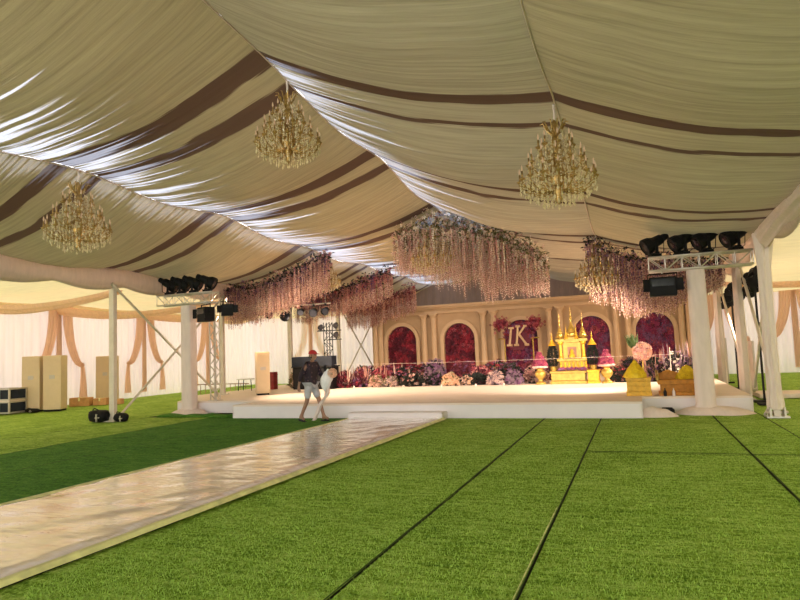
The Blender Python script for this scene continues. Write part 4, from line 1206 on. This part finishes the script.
for i, (x, y, sx, sz) in enumerate(((-20.2, 18.2, .75, .32), (-19.6, 18.6, .5, .26), (-19.1, 18.9, .35, .2))):
    mb = MB(); mb.box(-sx/2, sx/2, -.2, .2, 0, sz); o = mb.build('cardboard_box', m_card, bevel=.008); o.location = (x, y, 0); o.rotation_euler = (0, 0, .4)
    mb = MB(); mb.box(-.03, .03, -.203, .203, sz - .002, sz + .003); mb.box(-.03, .03, -.205, -.2, sz * .6, sz); mb.build('packing_tape', m_tape, o)
    tag(o, ['largest brown cardboard box right of the pair of coolers', 'middle brown cardboard box by the left wall', 'smallest brown cardboard box by the left wall'][i], 'box', 'cardboard boxes by the left wall')
# folded turf edge at the left wing of the stage
mb = MB()
def fold(u, v):
    x = -13.0 + 2.8 * u + .1 * mn.noise(V(u * 4, 1, v)); a = PI * v
    return (x, 14.55 - .28 * math.cos(a) + .1 * mn.noise(V(u * 3, 5, 1)), .004 + .10 * math.sin(a) * (.6 + .5 * mn.noise(V(u * 6, 0, 0))))
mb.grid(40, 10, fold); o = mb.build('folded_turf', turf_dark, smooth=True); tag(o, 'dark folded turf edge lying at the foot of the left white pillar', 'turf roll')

# lattice tower
def tower(x, y, z, h, w, label, m=m_steel, lamps=False):
    root = empty('lattice_tower', (x, y, z), label, 'tower')
    for a in (-1, 1):
        for b in (-1, 1):
            mb = MB(); mb.tube([(a * w, b * w, .02), (a * w, b * w, h)], .018, 6); mb.build('upright', m, root)
    n = int(h / (w * 2)); mb = MB()
    for i in range(n):
        z0, z1 = h * i / n, h * (i + 1) / n; s = 1 if i % 2 else -1
        for b in (-1, 1):
            mb.tube([(-w * s, b * w, z0 + .02), (w * s, b * w, z1)], .010, 5); mb.tube([(b * w, -w * s, z0 + .02), (b * w, w * s, z1)], .010, 5)
    mb.build('lattice', m, root)
    mb = MB(); mb.box(-w * 1.6, w * 1.6, -w * 1.6, w * 1.6, 0, .02); mb.build('base_plate', m, root)
    return root
tower(-11.95, 15.6, ST, 2.75, .10, 'slim steel lattice tower standing right of the left white pillar')
t2 = tower(-10.85, 20.9, ST, 2.45, .12, 'dark lamp tower rising behind the black mixing console', m_dark)
def small_lamp(x, y, z, rz, label, group, s=1., up=False):
    root = empty('par_lamp', (x, y, z), label, 'lamp', group, rz); root.scale = (s, s, s)
    M = Matrix.Rotation(math.radians(112), 4, 'X')
    mb = MB(); mb.lathe([(.05, -.14), (.09, -.12), (.11, 0), (.14, .12), (.13, .13), (.12, .11)], (0, 0, 0), 14, M); mb.build('can', m_black, root, smooth=False)
    mb = MB(); mb.lathe([(.01, .115), (.118, .112), (.01, .108)], (0, 0, 0), 14, M); mb.build('lens', m_lens, root)
    k = -1 if up else 1
    mb = MB(); mb.tube([(-.15, 0, 0), (-.15, 0, .17 * k), (.15, 0, .17 * k), (.15, 0, 0)], .013, 6); mb.build('yoke', m_black, root)
    mb = MB(); mb.box(-.03, .03, -.03, .03, .17 * k if k > 0 else -.24, .24 if k > 0 else .17 * k); mb.build('clamp', m_black, root)
    return root
# lamps hang from a bar below the nearest garland
mb = MB(); mb.tube([(-13.4, 18.75, 3.33), (-9.6, 18.75, 3.33)], .025, 8)
for x, zt in ((-13.2, 3.9), (-11.5, 4.3), (-9.8, 4.75)): mb.tube([(x, 18.75, 3.33), (x, 18.75, zt)], .008, 5)
o = mb.build('lighting_bar', m_steel, smooth=True); tag(o, 'horizontal steel lighting bar half hidden under the nearest left garland', 'lighting bar')
for i, (x, s) in enumerate(((-13.05, .8), (-12.0, 1.), (-11.35, 1.3), (-10.75, .9), (-10.25, 1.1), (-9.8, 1.0))):
    small_lamp(x, 18.75, 3.33 - .24 * s, .2, ['far left small lamp on the bar under the nearest left garland', 'round lamp, second from the left on that bar under the garland', 'largest round lamp on the bar under the nearest left garland',
             'lamp just right of the largest one on the bar under the garland', 'fifth lamp from the left on the bar under the garland', 'rightmost lamp on the bar under the nearest left garland'][i], 'lamps on the bar under the left garland', s)
for i, (dx, dz) in enumerate(((.34, 2.35), (.34, 2.0), (-.3, 2.3))):
    small_lamp(-10.85 + dx, 20.9, ST + dz, .3, ['upper right lamp on the dark tower', 'lower right lamp on the dark tower', 'left lamp on the dark tower'][i], 'lamps on the dark tower', .75, True)
mb = MB(); mb.tube([(-11.3, 20.9, ST + 2.14), (-10.3, 20.9, ST + 2.14)], .02, 6); mb.tube([(-10.85, 20.9, ST + 1.80), (-10.3, 20.9, ST + 1.80)], .02, 6)
tag(mb.build('lamp_crossbar', m_dark), 'pair of dark crossbars holding lamps on the dark tower', 'crossbar')
# right lamp stands with clusters
def lamp_cluster(x, y0, y1, z0, z1, ys, label, seed):
    root = empty('lamp_stand', (x, ys, 0), label, 'lamp stand', 'black lamp stands in the right aisle')
    for dy in (-.35, .35):
        mb = MB(); mb.tube([(0, dy, 0), (0, dy, (z0 + z1) / 2 - .1)], .028, 8); mb.build('pole', m_dark, root)
        mb = MB(); mb.box(-.25, .25, dy - .2, dy + .2, 0, .04); mb.build('base_plate', m_dark, root)
    mb = MB(); mb.tube([(0, y0 - ys, z0 - .12), (0, y1 - ys, z1 - .12)], .03, 6); mb.build('crossbar', m_dark, root)
    for dz in (1.3, 1.8):
        mb = MB(); mb.box(-.08, .08, -.45, -.27, dz, dz + .16); mb.build('dimmer_box', m_dark, root)
    R = random.Random(seed); N = 11
    for k in range(N):
        t = (k + .5) / N
        M = Matrix.Translation((R.uniform(-.12, .12), y0 - ys + (y1 - y0) * t, z0 + (z1 - z0) * t + (.08 if k % 2 else -.12))) @ Matrix.Rotation(math.radians(100 + R.uniform(-30, 30)), 4, 'X') @ Matrix.Rotation(R.uniform(-.8, .8), 4, 'Y')
        mb = MB(); mb.lathe([(.06, -.18), (.10, -.13), (.13, 0), (.15, .12), (.1, .13)], (0, 0, 0), 12); mb.v = [tuple(M @ Vector(p)) for p in mb.v]
        mb.build('lamp_can', m_black, root)
lamp_cluster(2.85, 16.4, 18.8, 3.12, 2.95, 17.3, 'nearer black lamp stand with lamps seen between the crossed braces', 3)
lamp_cluster(2.9, 20.6, 24.2, 3.06, 2.85, 21.8, 'farther black lamp stand seen between the right white pillar and the braces', 4)

# mixing console / black racks behind person
def console():
    root = empty('mixing_console', (-11.2, 20.5, ST), 'wide black mixing console and rack at the rear left behind the person', 'console')
    mb = MB(); mb.box(-.8, .8, -.3, .3, 0, .8); mb.build('rack', m_black, root, bevel=.01)
    for k in range(4):
        mb = MB(); mb.box(-.74 + k * .38, -.4 + k * .38, -.315, -.3, .06, .74); mb.build('rack_panel', m_dark, root)
    mb = MB(); mb.box(-.83, .83, -.32, .1, .84, 1.2); mb.build('screen_bank', m_case, root, bevel=.01)
    mb = MB(); mb.box(-.84, .84, -.34, .34, .8, .84); mb.build('top_shelf', m_dark, root)
console()
mb = MB(); mb.box(-.14, .14, -.15, .15, 0, .66)
for k in range(3): mb.box(-.15, .15, -.16, .16, .1 + .22 * k, .13 + .22 * k)
o = mb.build('red_crate_stack', m_red, bevel=.01); o.location = (-13.2, 20.7, ST); tag(o, 'red crates stacked right of the slim cream cooler', 'crates')
bush(-12.3, 21.2, .9, .85, m_leafo, ['palepink', 'dusty'], 300, 120, 'dry pinkish bush between the slim cooler and the console', 61, spikes=20, spikem=FC['dusty'])
def folding_table(x, y):
    root = empty('metal_stand', (x, y, ST), 'low metal stand on the stage left of the slim cooler', 'stand')
    mb = MB(); mb.box(-.35, .35, -.2, .2, .42, .45); mb.build('top', m_steel, root)
    for a in (-.3, .3):
        for b in (-.16, .16):
            mb = MB(); mb.tube([(a, b, 0), (a * .9, b, .42)], .015, 6); mb.build('leg', m_dark, root)
    mb = MB(); mb.tube([(-.3, -.16, .15), (.3, -.16, .15)], .012, 6); mb.build('rail', m_dark, root)
folding_table(-14.0, 20.2)
def rail(x0, x1, y, z, h, label):
    root = empty('crowd_rail', (x0, y, z), label, 'rail'); L = x1 - x0
    mb = MB(); mb.tube([(0, 0, h), (L, 0, h)], .02, 6); mb.build('top_bar', m_taupe, root)
    mb = MB(); mb.tube([(0, 0, .1), (L, 0, .1)], .015, 6); mb.build('lower_bar', m_taupe, root)
    for k in range(int(L / .25) + 1):
        mb = MB(); mb.tube([(k * .25, 0, 0), (k * .25, 0, h)], .013, 6); mb.build('baluster', m_taupe, root)
rail(-17.8, -14.9, 21.6, 0, .55, 'low brown rail beyond the left edge of the stage')
# thin rope line stretched in front of the flowers
mb = MB(); mb.tube(curve3([(-13.4, 20.4, 1.33), (-10, 20.4, 1.21), (-5, 20.4, 1.17), (.9, 20.4, 1.19)], 8), .0035, 5)
for x in (-13.4, .9): mb.tube([(x, 20.4, ST), (x, 20.4, 1.4)], .012, 6)
o = mb.build('rope_line', m_white); tag(o, 'thin white line stretched between two posts before the flower bed', 'rope')
# small white floor candles
for i, x in enumerate((-9.65, -7.75, -6.35, -5.15, -4.2)):
    mb = MB(); mb.lathe([(.022, 0), (.026, .02), (.026, .06), (.012, .07)], (0, 0, 0), 10); o = mb.build('floor_candle', m_white, smooth=True); o.location = (x, 20.5, ST)
    tag(o, ['white floor candle before the burgundy bushes', 'white floor candle before the wide black-green foliage', 'white floor candle left of the peach hydrangea', 'white floor candle before the low black foliage', 'white floor candle before the grey lilac hydrangeas'][i], 'candle', 'white floor candles along the flower bed')
# far right: low white platform strip and dark bag
mb = MB(); mb.box(0, 5.2, 0, 1.2, 0, .12); o = mb.build('white_floor_strip', m_white, bevel=.02); o.location = (2.9, 18.6, 0); tag(o, 'low white platform strip on the turf behind the right cloth-wrapped leg', 'platform')
o = bundle(6.1, 28.0, .42, .26, 'dark bag on the far right turf near the picture edge', 9)

# ------------------------------------------------------------------ person
def skin_mesh(name, verts, edges, radii, mat, parent, sub=2, root=0):
    me = bpy.data.meshes.new(name); me.from_pydata([tuple(v) for v in verts], edges, []); me.update()
    o = bpy.data.objects.new(name, me); COL.objects.link(o); o.parent = parent; me.materials.append(mat)
    sk = o.modifiers.new('skin', 'SKIN'); sk.use_smooth_shade = True
    lay = me.skin_vertices if len(me.skin_vertices) else None
    if lay is None:
        me.attributes.new  # ensure api
        bpy.context.view_layer.objects.active = o
        o.select_set(True); bpy.ops.object.mode_set(mode='OBJECT')
    if not len(me.skin_vertices): 
        bpy.ops.mesh.customdata_skin_add()
    for i, r in enumerate(radii):
        sv = me.skin_vertices[0].data[i]; sv.radius = (r, r) if not hasattr(r, '__len__') else r
        sv.use_root = (i == root)
    ss = o.modifiers.new('subsurf', 'SUBSURF'); ss.levels = sub; ss.render_levels = sub
    return o
def person():
    root = empty('person', (-7.52, 13.5, 0), 'person in red cap, dark patterned shirt and grey shorts walking right carrying a white bundle', 'person', None, math.radians(-8))
    # local frame: +x walking direction, +y away from the camera
    Vt = dict(pel=(0, 0, .92), sp1=(.01, 0, 1.06), chest=(.02, 0, 1.26), neck=(.05, 0, 1.43), nk2=(.07, 0, 1.49),
              hipL=(0, .09, .88), kneeL=(.17, .09, .50), ankL=(.30, .09, .10), toeL=(.44, .09, .05),
              hipR=(0, -.09, .88), kneeR=(-.06, -.09, .49), ankR=(-.26, -.09, .11), toeR=(-.14, -.10, .035),
              shL=(.03, .17, 1.38), elL=(.12, .22, 1.12), wrL=(.34, .16, 1.06), haL=(.41, .14, 1.06),
              shR=(.03, -.17, 1.38), elR=(-.12, -.23, 1.12), wrR=(-.20, -.22, .88), haR=(-.21, -.21, .80), heelL=(.26, .09, .04), heelR=(-.31, -.09, .08))
    rad = dict(pel=(.13, .11), sp1=(.12, .10), chest=(.14, .11), neck=.06, nk2=.052, hipL=.085, kneeL=.055, ankL=.035, toeL=.03, hipR=.085, kneeR=.055, ankR=.035, toeR=.03,
               shL=.055, elL=.042, wrL=.027, haL=.036, shR=.055, elR=.042, wrR=.027, haR=.036, heelL=.03, heelR=.03)
    E = [('pel','sp1'),('sp1','chest'),('chest','neck'),('neck','nk2'),('pel','hipL'),('hipL','kneeL'),('kneeL','ankL'),('ankL','toeL'),('ankL','heelL'),('pel','hipR'),('hipR','kneeR'),('kneeR','ankR'),('ankR','toeR'),('ankR','heelR'),
         ('chest','shL'),('shL','elL'),('elL','wrL'),('wrL','haL'),('chest','shR'),('shR','elR'),('elR','wrR'),('wrR','haR')]
    names = list(Vt); vs = [Vector(Vt[n]) for n in names]; rr = [rad[n] for n in names]; ed = [(names.index(a), names.index(b)) for a, b in E]
    # fingers
    def fingers(h, d, side, down):
        hp = Vector(Vt[h]); d = Vector(d).normalized(); side = Vector(side).normalized(); dn = Vector(down).normalized()
        for k, L in enumerate((.05, .06, .055, .042)):
            s = side * (.024 * (k - 1.5)); i = len(vs)
            vs.extend([hp + d * .03 + s, hp + d * (.03 + L * .6) + s + dn * .012, hp + d * (.03 + L * .8) + s + dn * .04]); rr.extend([.0095, .009, .008])
            ed.extend([(names.index(h), i), (i, i + 1), (i + 1, i + 2)])
        i = len(vs); vs.extend([hp - side * .035 + dn * .01, hp - side * .05 + d * .04 + dn * .02]); rr.extend([.011, .009]); ed.extend([(names.index(h), i), (i, i + 1)])
    fingers('haL', (1, -.1, 0), (0, -1, .3), (0, 0, -1)); fingers('haR', (0, 0, -1), (1, 0, 0), (.3, 1, 0))
    skin_mesh('body', vs, ed, rr, m_skin, root, 2, 0)
    # head
    mb = MB(); n = 24
    def hf(u, v):
        a = 2 * PI * u; t = PI * v; x, y, z = math.sin(t) * math.cos(a), math.sin(t) * math.sin(a), -math.cos(t)
        X = .098 * x; Y = .078 * y; Z = .125 * z
        if z < 0: X *= 1 + .28 * z * (1 if x < 0 else .45); Y *= 1 + .25 * z
        if x > .6 and abs(y) < .3: 
            X += .022 * math.exp(-((z + .12) / .16) ** 2) * math.exp(-(y / .16) ** 2)       # nose
            X -= .008 * math.exp(-((z - .12) / .1) ** 2) * (1 - math.exp(-(y / .12) ** 2))     # sockets
            X += .006 * math.exp(-((z + .45) / .07) ** 2)                                     # lips
        return (X + .085, Y, Z + 1.585)
    mb.grid(48, 32, hf)
    hd = mb.build('head', m_skin, root, smooth=True)
    for s in (-1, 1):
        m2 = MB(); m2.blob((.085 + .085, s * .032, 1.600), .011, .7); m2.build('eye', m_hair, hd)
        m2 = MB(); m2.lathe([(.005, 0), (.026, .004), (.03, .012), (.012, .018)], (0, 0, 0), 10, Matrix.Rotation(s * -PI / 2, 4, 'X')); m2.v = [(x + .075, y + s * .074, z * 1.3 + 1.585) for x, y, z in m2.v]; m2.build('ear', m_skin, hd)
    m2 = MB(); m2.tube([(.175, -.022, 1.532), (.182, 0, 1.53), (.175, .022, 1.532)], .006, 5); m2.build('mouth', FC['dusty'], hd)
    mb = MB()
    def hairf(u, v):
        a = PI * (.42 + 1.16 * u); t = PI * (.22 + .5 * v)
        return (.085 + .107 * math.sin(t) * math.cos(a), .086 * math.sin(t) * math.sin(a), 1.59 - .12 * math.cos(t) * -1 if False else 1.60 - .125 * (v * 1.0 - .35))
    mb.grid(16, 8, hairf); mb.build('hair', m_hair, root, smooth=True)
    mb = MB()
    def capf(u, v):
        a = 2 * PI * u; t = PI / 2 * v
        return (.08 + .115 * math.cos(t) * math.cos(a), .094 * math.cos(t) * math.sin(a), 1.625 + .10 * math.sin(t))
    mb.grid(24, 8, capf)
    cp = mb.build('cap', m_cap, root, smooth=True)
    mb = MB()
    def br(u, v):
        a = (u - .5) * 1.9; r = .11 + .08 * v
        return (.08 + r * math.cos(a), r * .85 * math.sin(a), 1.632 - .018 * v)
    mb.grid(12, 4, br); mb.build('peak', m_cap, cp, smooth=True, solid_t=.006)
    # shirt
    sv = [(0, 0, .76), (.01, 0, 1.02), (.02, 0, 1.26), (.045, 0, 1.40), (.03, .175, 1.385), (.12, .22, 1.13), (.27, .175, 1.075), (.03, -.175, 1.385), (-.11, -.228, 1.13), (-.18, -.222, .96)]
    skin_mesh('shirt', [Vector(p) for p in sv], [(0, 1), (1, 2), (2, 3), (2, 4), (4, 5), (5, 6), (2, 7), (7, 8), (8, 9)], [(.175, .16), (.16, .14), (.175, .14), (.085, .08), .085, .07, .055, .085, .07, .055], m_shirt, root, 2, 2)
    skv = [(0, 0, .95), (0, .09, .86), (.10, .09, .66), (.145, .09, .54), (0, -.09, .86), (-.035, -.09, .66), (-.05, -.09, .53)]
    skin_mesh('shorts', [Vector(p) for p in skv], [(0, 1), (1, 2), (2, 3), (0, 4), (4, 5), (5, 6)], [(.14, .125), .105, .092, .085, .105, .092, .085], m_shorts, root, 2, 0)
    for s, p, ang in ((1, (.33, .09, .0), 0), (-1, (-.22, -.09, .0), .25)):
        mb = MB(); M = Matrix.Translation(p) @ Matrix.Rotation(ang, 4, 'Y')
        mb.lathe([(.05, 0), (.052, .02), (.048, .02)], (0, 0, 0), 16); mb.v = [tuple(M @ V(x * 2.5, y, z)) for x, y, z in mb.v]
        q = len(mb.v); mb.tube([tuple(M @ V(.03, -.045, .02)), tuple(M @ V(.04, 0, .07)), tuple(M @ V(.03, .045, .02))], .01, 6)
        mb.build('sandal', m_dark, root)
    return root
person()
# things the person carries
def bundle_white():
    root = empty('film_bundle', (-7.05, 13.42, 1.05), 'white film bundle with a trailing tail carried by the walking person', 'bundle')
    mb = MB()
    def fn(u, v):
        a = 2 * PI * u; t = PI * v
        k = 1 + .22 * mn.noise(V(math.cos(a) * 2.2, math.sin(a) * 2.2, v * 4))
        return (.145 * math.sin(t) ** .7 * math.cos(a) * k + .10 * (1 - v) * -1 + .05, .10 * math.sin(t) ** .7 * math.sin(a) * k, -.34 + .55 * v)
    mb.grid(26, 20, fn); mb.build('bundle_body', m_pl, root, smooth=True)
    mb = MB(); pts = curve3([(-.02, 0, -.15), (.0, .0, -.4), (-.18, .02, -.62), (-.36, .04, -.98), (-.42, .04, -1.035)], 8)
    b = len(mb.v)
    for i, p in enumerate(pts):
        w = .075 - .03 * i / len(pts)
        for j in range(5): mb.v.append((p.x + w * (j / 2 - 1) , p.y + .02 * math.sin(j * 2.), p.z + w * (j / 2 - 1) * .5 * (1 - i / len(pts))))
    for i in range(len(pts) - 1):
        for j in range(4): a = b + i * 5 + j; mb.face((a, a + 1, a + 6, a + 5))
    mb.build('trailing_tail', m_white, root, smooth=True, solid_t=.004)
bundle_white()
R = random.Random(12); root = empty('peach_posy', (-6.93, 13.4, 1.1), 'small peach flower posy on the right side of the white bundle', 'flowers')
mb = MB()
for _ in range(90):
    d = V(R.gauss(0, 1), R.gauss(0, 1), R.gauss(0, 1)).normalized(); mb.flower(d * .1 + V(.06, 0, .05), .035, d, R)
o = mb.build('blossoms', m_peach, root); o['kind'] = 'stuff'
mb = MB(); mb.tube([(.05, 0, .03), (-.05, 0, -.1)], .018, 6); mb.build('stems', m_leafg, root)
mb = MB(); mb.box(-.03, .03, -.02, .02, 0, .16); o = mb.build('hand_radio', m_black, bevel=.008); o.location = (-7.06, 13.40, 1.19); tag(o, 'small black radio held above the white bundle', 'radio')

# ------------------------------------------------------------------ light
w = bpy.data.worlds.new('World'); S.world = w; w.use_nodes = True; nt = w.node_tree; nt.nodes.clear()
out = nt.nodes.new('ShaderNodeOutputWorld'); bg = nt.nodes.new('ShaderNodeBackground')
tc = nt.nodes.new('ShaderNodeTexCoord'); sp = nt.nodes.new('ShaderNodeSeparateXYZ'); lk(nt, tc.outputs['Generated'], sp.inputs[0])
r = ramp(nt, sp.outputs[2], [(0.0, (.55, .50, .42)), (.48, (.9, .86, .80)), (1., (.80, .88, 1.0))])
mr = nt.nodes.new('ShaderNodeMapRange'); mr.inputs[1].default_value = -1; mr.inputs[2].default_value = 1; lk(nt, sp.outputs[2], mr.inputs[0]); lk(nt, mr.outputs[0], r.inputs['Fac'])
lk(nt, r.outputs[0], bg.inputs[0]); bg.inputs[1].default_value = 4.1; lk(nt, bg.outputs[0], out.inputs[0])
def sun(rot, e, col, ang=3.):
    l = bpy.data.lights.new('sun', 'SUN'); l.energy = e; l.color = col; l.angle = math.radians(ang)
    o = bpy.data.objects.new('sun', l); COL.objects.link(o); o.rotation_euler = rot
sun((0, math.radians(-62), math.radians(12)), 2.8, (1.0, .86, .74))
def area(loc, target, size, e, col, name='lamp_light', spread=160):
    l = bpy.data.lights.new(name, 'AREA'); l.shape = 'RECTANGLE'; l.size, l.size_y = size; l.energy = e; l.color = col; l.spread = math.radians(spread)
    o = bpy.data.objects.new(name, l); COL.objects.link(o); o.location = loc
    o.rotation_euler = (Vector(target) - Vector(loc)).to_track_quat('-Z', 'Y').to_euler()
# warm stage lamps on the two trusses, aimed at the stage and backdrop
area((-12.4, 16.0, 3.5), (-6, 19.0, .3), (1.6, .3), 190, (1.0, .74, .52), spread=90)
area((.62, 15.3, 2.75), (-3.2, 20, .3), (.6, .3), 110, (1.0, .78, .60), spread=70)
area((-11.5, 19.0, 3.0), (-8, 22.5, .3), (3., .3), 110, (1.0, .68, .42), spread=110)
area((2.7, 20.6, 2.9), (-3, 20.5, .3), (.4, 2.4), 170, (1.0, .76, .56), spread=110)
area((2.7, 23.6, 2.8), (-4, 25.5, .6), (.4, 2.4), 70, (1.0, .70, .48), spread=110)
for (x, y, z) in ((-.86, 8.9, 3.9), (-5.5, 9.3, 5.2), (-10.1, 9.15, 4.2), (-5.5, 17.9, 4.3)):
    l = bpy.data.lights.new('chandelier_glow', 'POINT'); l.energy = 8; l.color = (1., .78, .45); l.shadow_soft_size = .4
    o = bpy.data.objects.new('chandelier_glow', l); COL.objects.link(o); o.location = (x, y, z)

# ------------------------------------------------------------------ camera (solved from the photograph)
F = 620.; A = math.radians(2.3); H = 1.6
VX, VY = 237 * math.cos(A) - 42 * math.sin(A), 237 * math.sin(A) + 42 * math.cos(A)
p = math.atan2(VY, F); psi = math.atan2(VX, math.hypot(F, VY))
fwd = V(-math.sin(psi) * math.cos(p), math.cos(psi) * math.cos(p), math.sin(p)); r0 = V(math.cos(psi), math.sin(psi), 0); u0 = r0.cross(fwd)
rx = r0 * math.cos(A) - u0 * math.sin(A); ux = r0 * math.sin(A) + u0 * math.cos(A)
cam = bpy.data.cameras.new('camera'); cam.sensor_width = 36; cam.lens = F * 36 / 800; cam.clip_end = 300
co = bpy.data.objects.new('camera', cam); COL.objects.link(co)
M = Matrix((( rx.x, ux.x, -fwd.x, 0), (rx.y, ux.y, -fwd.y, 0), (rx.z, ux.z, -fwd.z, H), (0, 0, 0, 1)))
co.matrix_world = M
S.camera = co
S.view_settings.view_transform = 'Standard'; S.view_settings.look = 'None'; S.view_settings.gamma = 1; S.view_settings.use_curve_mapping = False
S.view_settings.exposure = 0.5
